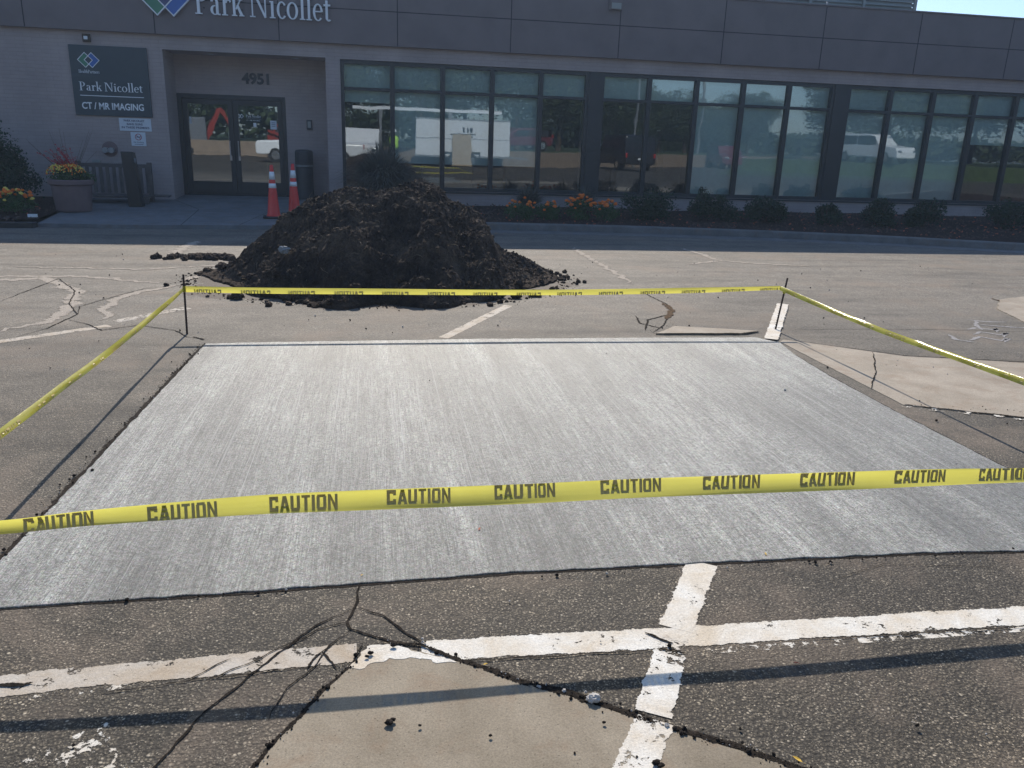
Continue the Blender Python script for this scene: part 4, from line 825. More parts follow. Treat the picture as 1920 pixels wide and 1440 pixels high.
mb = MB(); rnd = random.Random(21)
for k in range(4200):
    x = rnd.uniform(1.1, 15) if rnd.random() < .93 else rnd.uniform(-7.5, -5.4); y = rnd.uniform(13.2, 17.4)
    if x > 0:
        i = min(range(len(bedpts)), key=lambda q: abs(bedpts[q][0]-x)); yk = bedpts[i][1]
        if y < yk+.05: continue
        t = (y-yk)/(17.49-yk); z = .055+.09*t+.03*noise.noise((x*1.3, (y)*1.3, 0))
    else: z = .075 if y > 14.3 else .06
    p = Vector((x, y, z+.012)); d = Vector((rnd.uniform(-1,1), rnd.uniform(-1,1), rnd.uniform(-.2,.6))).normalized()*rnd.uniform(.02,.06); q = d.orthogonal().normalized()*rnd.uniform(.006,.016)
    mb.add([p-q, p+d-q, p+d+q, p+q], [(0,1,2,3)], 1 if rnd.random() < .12 else 0)
tag(mb.build('mulch_chips', ['mulchchip', 'leafr']), 'shredded bark mulch and dead leaves covering the planting beds', 'mulch', kind='stuff')
# ------------------------------------------------------------------ soil heap
SX = [(-2.1,0),(-1.73,.04),(-1.51,.13),(-1.28,.31),(-1.12,.48),(-.98,.58),(-.8,.68),(-.57,.82),(-.45,.89),(-.28,1.0),(-.13,.98),(.0,.91),(.18,.90),(.34,.98),(.6,1.03),(.73,1.0),(.80,.88),(.88,.78),(.98,.755),(1.11,.72),(1.22,.62),(1.31,.44),(1.37,.33),(1.52,.25),(1.85,.13),(2.02,.06),(2.16,0)]
def hx(x):
    if x <= SX[0][0] or x >= SX[-1][0]: return 0
    for (a, p), (b, q) in zip(SX[:-1], SX[1:]):
        if a <= x <= b: return p+(q-p)*(x-a)/(b-a)
def heap():
    x0, x1, y0, y1, st = -2.3, 2.6, 7.1, 11.2, .0135; nx, ny = int((x1-x0)/st), int((y1-y0)/st); vs = []; hs = []
    for j in range(ny+1):
        y = y0+(y1-y0)*j/ny
        for i in range(nx+1):
            x = x0+(x1-x0)*i/nx; H = sum(hx(x+d) for d in (-.05,0,.05))/3
            wob = .14*noise.noise((x*1.7, y*1.7, 4))
            Wf = 1.95*(max(H, 0)/1.0)**.5 if H > 0 else 0; yc = 9.2; t = (y-yc-wob)/(Wf*(1.0 if y < yc else .85)+1e-5)
            c = max(0, 1-abs(t)); s = min(1, c*1.12)**.72*(.70+.30*ss(0, .6, c)) if c > 0 else 0
            h = H*min(1, s*1.12)
            if H <= 0: h = 0
            env = ss(0, .16, h)
            p = (x, y, h)
            n1 = noise.fractal((x*2.2, y*2.2, 1), .9, 2.1, 3); n2 = abs(noise.noise((x*8, y*8, 5)))+.5*abs(noise.noise((x*17, y*17, 8))); n3 = noise.noise((x*38, y*38, 2)); n4 = noise.noise((x*80, y*80, 6))
            h2 = h+env*(.105*n1-.028*n2+.008)+env*.050*noise.noise((x*5.2, y*5.2, 14))+(.3+.7*env)*(h > .01)*(.026*n3+.017*n4)
            if h <= .014+.02*abs(noise.noise((x*9, y*9, 3))): h2 = -.05
            vs.append((x+(.018*env*noise.noise((x*11, y*11, 33))), y+(.018*env*noise.noise((x*11, y*11, 77))), h2+zg(x, y))); hs.append(h2)
    fs = []
    for j in range(ny):
        for i in range(nx):
            q = (j*(nx+1)+i, j*(nx+1)+i+1, (j+1)*(nx+1)+i+1, (j+1)*(nx+1)+i)
            if max(hs[k] for k in q) > -.04: fs.append(q)
    t = thing('soil_heap', 'large heap of dark excavated soil dumped on the asphalt', 'soil heap', (0, 9.2, 0))
    mb = MB(); mb.add(vs, fs); o = mb.build('soil', 'soil', smooth=False); o.parent = t; o.matrix_parent_inverse = Matrix.Translation((0,-9.2,0))
    surf = [(v, h) for v, h in zip(vs, hs) if h > .03]
    rnd = random.Random(12)
    mb = MB()
    for k in range(3000):
        v, h = surf[rnd.randrange(len(surf))]; r = min(.075, .0070/(rnd.random()**.6+.07)); r = r if h < .35 else min(r, .022)
        mb.ball((v[0], v[1], v[2]+r*.2), r, 1 if r < .03 else 2, .22, 0, (1, 1, .8), k+1)
    o = mb.build('clods', 'soil'); o.parent = t; o.matrix_parent_inverse = Matrix.Translation((0,-9.2,0)); o['kind'] = 'stuff'; o['label'] = 'countless lumps of soil crusting the heap'
    mb = MB()
    for k in range(500):
        v, h = surf[rnd.randrange(len(surf))]
        if rnd.random() < .5 and v[0] > -.4: continue
        p = Vector(v)+Vector((0,0,.008)); d = Vector((rnd.uniform(-1,1), rnd.uniform(-1,1), rnd.uniform(-.2,.7))).normalized()*rnd.uniform(.006,.02); s = d.cross(Vector((0,.3,1))).normalized()*rnd.uniform(.002,.006)
        mb.add([p-s, p+d-s*.6, p+d+s*.6, p+s], [(0,1,2,3)])
    for k in range(120):      # fine roots sticking out of the soil
        v, h = surf[rnd.randrange(len(surf))]; p = Vector(v); d = Vector((rnd.uniform(-1,1), rnd.uniform(-1,.2), rnd.uniform(.1,1))).normalized()
        for q in range(3): e = p+d*.03; mb.tube(p, e, .0018, .0014, 3); p = e; d = (d+Vector((rnd.uniform(-.5,.5), rnd.uniform(-.5,.5), rnd.uniform(-.6,.2)))).normalized()
    o = mb.build('chips_and_roots', 'straw'); o.parent = t; o.matrix_parent_inverse = Matrix.Translation((0,-9.2,0)); o['kind'] = 'stuff'; o['label'] = 'pale wood chips and fine roots in the soil'
heap()
# crumbs round the heap, along the edges of the apron and the pour, gravel all over the near lot
rnd = random.Random(3); mb = MB()
for k in range(1000):
    a = rnd.uniform(0, 6.28); q = 1+abs(rnd.gauss(0,.06)); x = .1+1.95*q*math.cos(a); y = 8.95+(1.55 if math.sin(a) < 0 else 1.6)*q*math.sin(a); r = min(.032, .0042/(rnd.random()**.6+.08))
    mb.ball((x, y, zg(x, y)+r*.4), r, 1, .25, 0, (1,1,.75), k+1)
for x, y, r in [(-1.2+.20*k+rnd.uniform(-.1,.1), 7.50+rnd.uniform(-.07,.12)+.25*abs(k-6.5)/6, rnd.uniform(.035,.07)) for k in range(15)]: mb.ball((x, y, r*.55), r, 2, .14, 0, (1.1,.9,.8), int(x*100)+900)
for k in range(60): x = 2.05+rnd.gauss(0,.18); y = 9.2+rnd.gauss(0,.3); r = rnd.uniform(.006,.03); mb.ball((x, y, zg(x,y)+r*.4), r, 1, .25)
for k in range(140): x = -2.0+rnd.gauss(0,.28); y = 10.55+rnd.gauss(0,.10); r = rnd.uniform(.01,.05); mb.ball((x, y, zg(x,y)+r*.4), r, 1, .25)
tag(mb.build('soil_crumbs', 'soil'), 'loose soil crumbs and lumps scattered round the heap', 'soil crumbs', kind='stuff')
mb = MB()
for pts, n, w in ((edgeR,420,.016),(edgeL,160,.012),([(-1.36,2.5),(-1.25,5.98)],300,.015),([(-.9,2.49),(3.2,2.475)],110,.012),([(3.25,4.27),(7.4,3.19)],160,.02),([(2.3,6.19),(2.6,6.6)],60,.05)):
    p = resample(pts, .01)
    for k in range(n): x, y = p[rnd.randrange(len(p))]; x += rnd.gauss(0,w); y += rnd.gauss(0,w*.7); r = min(.0065, .0013/(rnd.random()**.7+.15)); mb.ball((x, y, .006+r*.3), r, 1, .3, 1 if rnd.random() < .1 else 0)
for k in range(420):
    x = rnd.uniform(-4,8); y = rnd.uniform(1.3,11); r = rnd.choice((.0025,.003,.004,.007)); 
    if -1.2 < x < 3.2 and 2.55 < y < 6.1 and rnd.random() < .85: continue
    mb.ball((x, y, zg(x,y)+(.0065 if (-1.2 < x < 3.2 and 2.55 < y < 6.1) else .006)+r*.4), r, 1, .3, 1 if rnd.random() < .35 else 0)
for x, y, r in ((.02,1.79,.009),(.03,1.80,.006),(.68,1.56,.009),(.69,1.55,.007),(-.12,1.61,.007),(.10,1.77,.004),(.28,1.71,.004),(.59,1.72,.004),(.04,2.13,.007),(-.03,2.10,.007),(-.04,2.085,.005),(1.44,1.60,.005)): mb.ball((x,y,.012+r*.3), r, 1, .25, 0, (1.3,.9,.8))
tag(mb.build('gravel', ['rubble', 'stone']), 'loose black asphalt crumbs and small pebbles on the pavement', 'gravel', kind='stuff')
mb = MB(); mb.ball((.585,1.815,.016), .016, 2, .2, 0, (1.2,.9,.8), 5); tag(mb.build('pebble', 'stone'), 'pale pebble on the dark crack between apron and asphalt', 'pebble')
mb = MB(); mb.ball((0,0,0), .05, 2, .35, 0, (1,.5,.7), 8); o = mb.build('crumpled_litter', 'litter'); o.location = (-.86, 8.10, .41); tag(o, 'crumpled grey plastic stuck in the left face of the soil heap', 'litter')
# fallen leaves
def leaf(x, y, z, L, rz, mat, label):
    mb = MB(); pts = [(0,0,0),(.3,.17,.06),(.65,.16,.10),(1,0,.04),(.65,-.15,.12),(.3,-.16,.05),(.5,0,.02),(-.3,.02,.02),(-.3,-.01,.02)]
    mb.add([(a*L,b*L,c*L) for a,b,c in pts], [(0,1,6),(1,2,6),(2,3,6),(3,4,6),(4,5,6),(5,0,6),(0,7,8)]); o = mb.build('fallen_leaf', mat); o.location = (x,y,z); o.rotation_euler = (0,0,rz)
    tag(o, label, 'leaf', 'fallen leaves on the pavement')
leaf(1.055,1.515,.012,.028,2.2,'leafy','bright yellow leaf at the right edge of the tan apron')
leaf(1.24,2.03-.12,.008,.022,-.6,'leafr','reddish leaf on the asphalt below the long white line')
leaf(.30,2.01,.009,.016,.2,'leafy','tiny yellow leaf at the top right rim of the tan apron')
leaf(.395,2.86,.009,.024,1.2,'leafr','curled brown leaf on the new concrete behind the near tape')
leaf(-.065,2.56,.009,.014,.7,'leafy','tiny yellow leaf at the front edge of the new concrete')
leaf(1.47,2.545,.009,.02,1.4,'leafy','small yellow leaf on the concrete edge right of the cross line')
leaf(1.69,5.55,.009,.03,1.0,'rubber','small dark leaf far back on the new concrete')
leaf(.12,2.98,.009,.012,.3,'rubber','left of two black specks on the near part of the concrete'); leaf(.215,2.84,.009,.012,1.3,'rubber','right of two black specks on the near part of the concrete')

# ------------------------------------------------------------------ caution tape on rebar stakes
BL = {'C': [(0,.14,.21,.86),(.0,.86,.62,1),(.0,0,.62,.14),(.21,.74,.62,.86),(.21,.14,.62,.26),(.42,.64,.62,.74),(.42,.26,.62,.36)],
      'U': [(0,.14,.21,1),(.42,.14,.63,1),(.04,0,.59,.14),(.21,.14,.42,.20)], 'T': [(0,.83,.56,1),(.175,0,.385,.83)], 'I': [(0,0,.21,1)],
      'O': [(0,.12,.21,.88),(.43,.12,.64,.88),(.05,.88,.59,1),(.05,0,.59,.12),(.21,.82,.43,.88),(.21,.12,.43,.18)]}
def block_word(word):
    vs = []; fs = []; x = 0
    def q(p): b = len(vs); vs.extend((x+a, c) for a, c in p); fs.append(tuple(range(b, b+len(p))))
    for ch in word:
        if ch == 'A':
            for k in range(4):
                z0, z1 = k/4, (k+1)/4; q([(.21*z0,z0),(.21*z0+.21,z0),(.21*z1+.21,z1),(.21*z1,z1)]) if k < 3 else q([(.1575,.75),(.5025,.75),(.45,1),(.21,1)]); 
                if k < 3: q([(.45-.21*z0,z0),(.66-.21*z0,z0),(.66-.21*z1,z1),(.45-.21*z1,z1)])
            q([(.24,.2),(.42,.2),(.40,.33),(.26,.33)]); x += .72
        elif ch == 'N':
            q(rc(0,0,.18,1)); q(rc(.46,0,.64,1)); q([(.18,1),(.18,.62),(.46,0),(.46,.38)][:4]); x += .74
        else:
            for a, b0, c, d in BL[ch]: q(rc(a,b0,c,d))
            x += max(r[2] for r in BL[ch])+.10
    return vs, fs
def ribbon_tape(name, path, width, spacing, phase, label, out, flip=False, text_v=0., texth=.044, curve=.01, twist=None, first=0):
    """path: list of (x, y, z) centre points; out: outward horizontal normal; text reads from outside"""
    P = [Vector(p) for p in path]; L = [0]
    for a, b in zip(P[:-1], P[1:]): L.append(L[-1]+(b-a).length)
    T = L[-1]
    def at(s):
        s = max(0, min(T, s)); i = 0
        while i < len(L)-2 and L[i+1] < s: i += 1
        f = (s-L[i])/(L[i+1]-L[i]); f0 = P[i-1] if i > 0 else P[i]*2-P[i+1]; f3 = P[i+2] if i+2 < len(P) else P[i+1]*2-P[i]
        a, b = P[i], P[i+1]; return .5*((2*a)+(-f0+b)*f+(2*f0-5*a+4*b-f3)*f*f+(-f0+3*a-3*b+f3)*f**3)
    out = Vector(out).normalized()
    def frame(s):
        tg = (at(s+.01)-at(s-.01)).normalized(); ang = twist(s, T) if twist else .12*math.sin(s*2.1+phase*5)
        o = (out-out.dot(tg)*tg).normalized(); u = o.cross(tg).normalized()
        if u.z < 0: u = -u
        return (math.cos(ang)*u+math.sin(ang)*o), (math.cos(ang)*o-math.sin(ang)*u)
    def wid(s): return width(s, T) if callable(width) else width
    def pt(s, v, off=0):      # v in -0.5..0.5
        u, o = frame(s); w = wid(s); return at(s)+u*v*w+o*(off+curve*(4*v*v-.4)*(1+.6*math.sin(s*5+phase))+.0015*math.sin(v*26+s*3))
    t = thing(name, label, 'caution tape', tuple(P[0]), group='caution tape round the new concrete')
    n = int(T/.03); m = 9; mb = MB()
    mb.add([pt(T*i/n, j/(m-1)-.5)-P[0] for i in range(n+1) for j in range(m)], [(i*m+j, i*m+j+1, (i+1)*m+j+1, (i+1)*m+j) for i in range(n) for j in range(m-1)])
    mb.build('tape', 'tape', t, smooth=True)
    vs, fs = block_word('CAUTION'); vs = [(x, y*texth, 0) for x, y in vs]; W = max(v[0] for v in vs)
    k = 0; mb = MB(); s0 = first
    while s0 < T-.05:
        if s0 >= 0:
            w = wid(s0)
            for off in (.0009, -.0009):
                V = []
                for x, y, z in vs:
                    s = s0+(W-x if flip else x)/W*.205; h = (y-texth/2+(text_v(s0) if callable(text_v) else text_v))/w; V.append(pt(min(s, T), max(-.497, min(.497, h)), off)-P[0])
                F = []
                for f in fs:
                    a = [V[i] for i in f]; 
                    ar = sum((((a[i]-a[0]).cross(a[i+1]-a[0])) for i in range(1, len(a)-1)), Vector()).length
                    if ar > 2e-8: F.append(f)
                mb.add(V, F)
        s0 += spacing
    mb.build('lettering', 'tapeink', t)
    return t
YN = 2.36
near = [(x, YN, z) for x, z in ((-1.42,.345),(-1.1,.351),(-.88,.367),(-.62,.379),(-.34,.389),(-.01,.390),(.26,.389),(.5,.389),(.87,.393),(1.25,.392),(1.65,.390),(2.03,.388),(2.32,.384),(2.9,.378),(3.42,.372))]
near = [(a, b, c+.005) for a, b, c in near]
ribbon_tape('caution_tape', near, lambda s, T: .064*(.62+.38*ss(.1, 1.4, s)-.20*ss(3.2, 3.9, s)), .357, 0., 'near strip of yellow caution tape stretched across the foreground', (0,-1,0), twist=lambda s, T: -.30+.10*math.sin(s*2.3)+.05*math.sin(s*6.1), text_v=lambda s: -.006+.0155*ss(.6, 1.9, s)-.004*ss(2.3, 3.3, s), texth=.048, curve=.007, first=.375)
far = [(x, 6.3, z+.003) for x, z in ((-1.42,.345),(-.81,.335),(-.01,.33),(.97,.325),(1.72,.33),(2.64,.348),(3.42,.372))]
ribbon_tape('caution_tape', far, lambda s, T: .046-.012*ss(4.0,4.7,s), .352, 1., 'far strip of yellow caution tape in front of the soil heap', (0,1,0), flip=True, text_v=-.020, texth=.044, curve=.004, first=.08, twist=lambda s, T: .12-.3*math.exp(-((s-2.35)/.5)**2))
left = [(-1.42,6.3,.345),(-1.42,5.5,.335),(-1.42,4.6,.335),(-1.42,3.8,.348),(-1.42,3.0,.362),(-1.42,2.36,.35)]
ribbon_tape('caution_tape', left, lambda s, T: .034-.012*math.exp(-(s/.4)**2), .352, 2., 'left strip of yellow caution tape, rolled on itself', (-1,0,0), text_v=-.020, texth=.044, curve=.007, first=.15, twist=lambda s, T: .55+.18*math.sin(s*7))
right = [(3.42,6.3,.372),(3.42,5.79,.357),(3.42,5.19,.345),(3.42,4.69,.342),(3.42,4.08,.352),(3.42,3.3,.36),(3.42,2.36,.372)]
ribbon_tape('caution_tape', right, .037, .352, 3., 'right strip of yellow caution tape beside the tan concrete pan', (1,0,0), flip=True, text_v=-.014, texth=.044, curve=.010, first=.1, twist=lambda s, T: .22+.18*math.exp(-((s-1.7)/.9)**2))
def stake(x, y, lean, h, label):
    t = thing('rebar_stake', label, 'stake', (x, y, zg(x, y)), group='stakes holding the tape')
    mb = MB(); mb.tube((0,0,-.05), (lean,0,h), .0075, n=8)
    for k in range(int(h/.02)): z = .01+k*.02; mb.tube((lean*z/h,0,z), (lean*(z+.004)/h,0,z+.004), .0087, n=8)
    mb.build('rod', 'rebar', t)
    mb = MB()
    for k in range(5): mb.lathe([(.010,0),(.014,.004),(.010,.008)], 8, (lean*.75,0,(.345-.02)+k*.009))
    mb.build('tape_knot', 'tape', t)
stake(-1.42, 6.3, .01, .46, 'thin rebar stake at the far left corner of the taped area')
stake(3.42, 6.3, .055, .46, 'thin rebar stake at the far right corner of the taped area')
stake(-1.42, 2.36, 0, .46, 'near left rebar stake just outside the picture'); stake(3.42, 2.36, 0, .46, 'near right rebar stake just outside the picture')

# ------------------------------------------------------------------ what the glass mirrors, behind the camera
def wheel(mb, x, y, z, r=.36, w=.22, axis='x', mt=0, mr=1):
    d = Vector((w/2,0,0)) if axis == 'x' else Vector((0,w/2,0)); c = Vector((x,y,z)); mb.tube(c-d, c+d, r, n=24, mi=mt); mb.tube(c-d*1.05, c+d*1.05, r*.6, n=16, mi=mr)
def car(label, cat, name, loc, rz, body, kind='suv', L=4.7, W=1.85, H=1.75):
    t = thing(name, label, cat, loc, rz)
    hood = .62*H; mb = MB()
    if kind == 'pickup': prof = [(-L/2,.45),(-L/2,1.05),(-.2*L,1.08),(-.19*L,H-.05),(.1*L,H),(.2*L,1.15),(L/2-.1,1.08),(L/2,.9),(L/2,.42)]
    elif kind == 'suv': prof = [(-L/2,.4),(-L/2,1.0),(-L/2+.15,H-.1),(-L/2+.4,H),(.08*L,H),(.22*L,hood+.05),(L/2-.15,hood-.08),(L/2,.75),(L/2,.35)]
    else: prof = [(-L/2,.35),(-L/2,.9),(-L/2+.5,.98),(-.2*L,H),(.08*L,H),(.25*L,.95),(L/2-.15,.82),(L/2,.6),(L/2,.3)]
    mb.prism(prof, -W/2, W/2); mb.build('body', body, t, bevel=.07)
    mb = MB(); z0 = .64*H; z1 = H-.12
    for s in (-1, 1):
        y = s*(W/2+.004)
        a = -.17*L if kind == 'pickup' else -.40*L; b = .16*L
        for u, v in ((a, (a+b)/2-.04), ((a+b)/2+.04, b)): mb.add([(u,y,z0),(v,y,z0),(v-(.25 if v == b else 0),y,z1),(u+(.1 if u == a else 0),y,z1)], [(0,1,2,3)])
    mb.add([(-L/2-.012+(.08 if kind != 'pickup' else .3*L),-W/2+.15,z0+.03),(-L/2-.012+(.08 if kind != 'pickup' else .3*L),W/2-.15,z0+.03),(-L/2+(.13 if kind != 'pickup' else .305*L),W/2-.2,z1),(-L/2+(.13 if kind != 'pickup' else .305*L),-W/2+.2,z1)], [(0,1,2,3)])
    mb.build('side_window', 'carglass', t)
    for x in (-.31*L, .32*L):
        for s in (-1, 1): mb = MB(); wheel(mb, x, s*(W/2-.1), .37, axis='y'); mb.build('wheel', ['tyre', 'chrome'], t)
    for s in (-1, 1):
        mb = MB(); mb.box(L/2-.06, L/2+.012, s*W*.38-.16, s*W*.38+.16, .72, .86); mb.build('headlight', 'chrome', t, bevel=.02)
        mb = MB(); mb.box(-L/2-.012, -L/2+.05, s*W*.43-.08, s*W*.43+.08, .8, 1.05); mb.build('tail_light', 'redlens', t, bevel=.02)
    mb = MB(); mb.box(-L/2-.02, -L/2, -.17, .17, .68, .80); mb.build('number_plate', 'white', t)
    return t
car('white pickup truck mirrored in the entrance door glass', 'pickup truck', 'pickup_truck', (-3.2,-9.4,0), R(180), 'carwhite', 'pickup', 5.6, 2.0, 1.9)
car('white work truck with a grey tool box mirrored in the first window', 'pickup truck', 'pickup_truck', (-.6,-13.2,0), R(90), 'carwhite', 'pickup', 5.8, 2.0, 1.9)
car('black van mirrored in the clear pane beside the first pier', 'van', 'parked_van', (14.9,-13.5,0), R(-100), 'carblack', 'suv', 5.0, 2.0, 2.05)
car('maroon hatchback mirrored in the middle run of windows', 'car', 'parked_car', (27.2,-26.0,0), R(95), 'carred', 'suv', 4.4, 1.8, 1.65)
car('white sport utility vehicle mirrored in the right run of windows', 'car', 'parked_car', (32.6,-15.0,.9), R(70), 'carwhite', 'suv', 4.9, 1.9, 1.8)
car('red and grey low car mirrored above the tan wall in the fourth window', 'car', 'parked_car', (9.5,-19.5,.9), R(160), 'carred', 'sedan', 4.6, 1.8, 1.45)
# enclosed trailer
t = thing('enclosed_trailer', 'white enclosed cargo trailer mirrored in the second and third windows', 'trailer', (5.0,-12.2,0), R(4))
mb = MB(); mb.box(-2.6,2.7,-1.1,1.0,.5,2.55); mb.build('box', 'carwhite', t, bevel=.05)
mb = MB(); mb.box(-2.62,2.72,.985,1.02,.5,.60); mb.box(-2.62,2.72,.985,1.02,1.5,1.53); mb.box(-2.62,2.72,.985,1.02,2.5,2.56); mb.build('trim', 'aluminium', t)
for x in (-.42, .48): mb = MB(); wheel(mb, x, .98, .36, .36, .2, 'y'); mb.build('wheel', ['tyre', 'chrome'], t)
mb = MB(); mb.box(-1.0,1.05,.9,1.06,.72,.80); mb.box(-1.0,-.93,.9,1.06,.5,.72); mb.box(.98,1.05,.9,1.06,.5,.72); mb.build('fender', 'carblack', t)
mb = MB()
for k in range(3): mb.box(.05+k*.22, .17+k*.22, 1.001, 1.006, 1.85, 2.12)
mb.box(-.6,.8,1.001,1.006,1.70,1.78); mb.box(-.45,.65,1.001,1.006,1.57,1.64); mb.build('side_marking', 'carblack', t)
mb = MB(); mb.box(2.7,3.9,-.05,.05,.45,.55); mb.build('drawbar', 'steel', t)
mb = MB(); mb.box(0,1.1,0,.02,.05,1.75); o = mb.build('plywood_sheet', 'plywood'); o.location = (4.4,-10.9,0); o.rotation_euler = (R(6),0,0); tag(o, 'brown plywood sheet leaning on the trailer, seen mirrored', 'plywood')
# ladder boom above the trailer
t = thing('crane_boom', 'long pale boom resting above the trailer, seen mirrored', 'boom', (4.5,-13.6,0))
mb = MB(); mb.box(-5.5,3.0,-.1,.1,2.95,3.12); mb.build('beam', 'carwhite', t); mb = MB(); mb.box(-.1,.1,-.1,.1,0,2.95); mb.box(-4.1,-3.9,-.1,.1,0,2.95); mb.build('post', 'steel', t)
# skid loader
t = thing('skid_loader', 'orange red compact loader mirrored in the entrance doors', 'loader', (-5.4,-19.0,0), R(25))
mb = MB(); mb.prism([(-1.1,.4),(-1.1,1.3),(-.7,1.45),(-.6,2.0),(.4,2.0),(.55,1.0),(1.0,.8),(1.0,.4)], -.6, .6); mb.build('body', 'equip', t, bevel=.05)
mb = MB(); mb.prism([(-.5,1.2),(-.45,1.85),(.3,1.85),(.4,1.2)], .602, .61); mb.build('cab_window', 'carglass', t)
for s in (-.72, .72): mb = MB(); mb.prism([(-.9,1.5),(-.9,1.65),(.9,1.2),(1.5,.5),(1.35,.45),(.8,1.0)], s-.06, s+.06); mb.build('arm', 'equip', t)
mb = MB(); mb.prism([(1.35,.1),(1.4,.6),(2.0,.15)], -.9, .9); mb.build('bucket', 'steel', t)
for x in (-.6, .6):
    for s in (-.75, .75): mb = MB(); wheel(mb, x, s, .4, .4, .26, 'y', 0, 1); mb.build('wheel', ['tyre', 'equip'], t)
t = thing('mini_excavator', 'orange red mini excavator with raised arm mirrored in the left door', 'excavator', (-11.5,-20.0,0), R(-30))
mb = MB(); mb.box(-1,1,-.8,-.45,0,.45); mb.box(-1,1,.45,.8,0,.45); mb.build('track', 'tyre', t, bevel=.1)
mb = MB(); mb.prism([(-1,.5),(-1,1.4),(-.3,1.5),(-.25,2.3),(.7,2.3),(.8,.5)], -.7, .7); mb.build('cab', 'steel', t, bevel=.05)
mb = MB(); mb.prism([(.7,.8),(.8,1.1),(1.8,2.9),(2.1,2.9),(1.0,.7)], -.12, .12); mb.prism([(1.85,2.9),(2.1,2.95),(2.9,1.4),(2.7,1.35)], -.1, .1); mb.build('arm', 'equip', t)
mb = MB(); mb.prism([(2.6,1.4),(3.0,1.4),(3.0,.9),(2.5,.8)], -.3, .3); mb.build('bucket', 'steel', t)
# yellow bollard with a small sign
t = thing('signpost', 'white parking sign on a post in a yellow bollard, mirrored in the right door', 'signpost', (-4.15,-4.0,0), R(3))
mb = MB(); mb.lathe([(.09,0),(.09,1.0),(.07,1.05)], 20); mb.build('bollard', 'yellow', t, smooth=False)
mb = MB(); mb.tube((0,0,1.0),(.0,0,2.2),.025); mb.build('post', 'steel', t); mb = MB(); mb.box(-.17,.17,.03,.035,1.85,2.35); mb.build('sign_plate', 'white', t)
# worker in a vest
def person():
    t = thing('person', 'person in a lime vest and pale hard hat, mirrored in the first window', 'person', (1.15,-7.6,0), R(-160))
    V = [((0,0,.95),.15),((0,0,1.15),.155),((0,.01,1.38),.17),((0,.02,1.52),.06),((0,.03,1.62),.095),((0,.03,1.74),.085),
         ((.10,0,.86),.10),((.12,.04,.48),.065),((.13,0,.09),.05),((.14,.16,.04),.04),((-.10,0,.86),.10),((-.12,.02,.48),.065),((-.14,-.03,.09),.05),((-.15,.13,.04),.04),
         ((.20,0,1.42),.07),((.27,.03,1.14),.048),((.26,.17,.95),.036),((.26,.22,.88),.035),((-.20,0,1.42),.07),((-.27,.03,1.14),.048),((-.26,.17,.95),.036),((-.26,.22,.88),.035)]
    E = [(0,1),(1,2),(2,3),(3,4),(4,5),(0,6),(6,7),(7,8),(8,9),(0,10),(10,11),(11,12),(12,13),(2,14),(14,15),(15,16),(16,17),(2,18),(18,19),(19,20),(20,21)]
    me = bpy.data.meshes.new('body'); me.from_pydata([v for v, r in V], E, []); me.materials.append(M['denim'])
    o = bpy.data.objects.new('body', me); COL.objects.link(o); o.parent = t
    sk = o.modifiers.new('skin', 'SKIN'); sk.use_smooth_shade = True
    for i, (v, r) in enumerate(V): me.skin_vertices[0].data[i].radius = (r, r*.8)
    me.skin_vertices[0].data[0].use_root = True
    sb = o.modifiers.new('sub', 'SUBSURF'); sb.levels = 1; sb.render_levels = 2
    mb = MB(); mb.lathe([(.19,.92),(.205,1.1),(.225,1.36),(.20,1.47),(.10,1.53)], 24, squash=.78); mb.build('vest', 'vest', t, smooth=True)
    mb = MB(); mb.lathe([(.15,1.70),(.118,1.71),(.11,1.78),(.07,1.84),(.01,1.86)], 20, (0,.03,0)); mb.build('hard_hat', 'hat', t, smooth=True)
person()
# tan retaining wall with planting above
WP = [(-30,-20),(-6,-19),(4,-15.5),(9.6,-13.4),(13.8,-17.3),(20,-22),(27,-28.5),(37,-38),(48,-49)]
mb = MB(); a = offset(WP, -.0); b = offset(WP, -.3); n = len(WP)
mb.add([(x,y,-.1) for x,y in a]+[(x,y,.9) for x,y in a]+[(x,y,.9) for x,y in b]+[(x,y,-.1) for x,y in b], [(k*n+i,k*n+i+1,(k+1)*n+i+1,(k+1)*n+i) for k in range(3) for i in range(n-1)])
tag(mb.build('retaining_wall', 'tanwall'), 'low tan block retaining wall behind the camera, mirrored in the windows', 'retaining wall')
mb = MB(); q = offset(WP, -.28); mb.add([(x,y,.88) for x,y in q]+[(70,-40,.88),(70,-150,.88),(-60,-150,.88),(-60,-20,.88)], [tuple(range(len(q)+4))[::-1]]); struct(mb.build('upper_lot', 'lawn'))
mb = MB(); mb.add([(20,-11,.0),(60,-8,.0),(70,-40,.89),(48,-47,.89),(30,-28,.5)], [(0,1,2,3,4)][::-1]); 
mb.flat([(24,-16),(45,-9),(60,-30),(40,-34)], -.1, .9); struct(mb.build('terrace', 'lawn'))
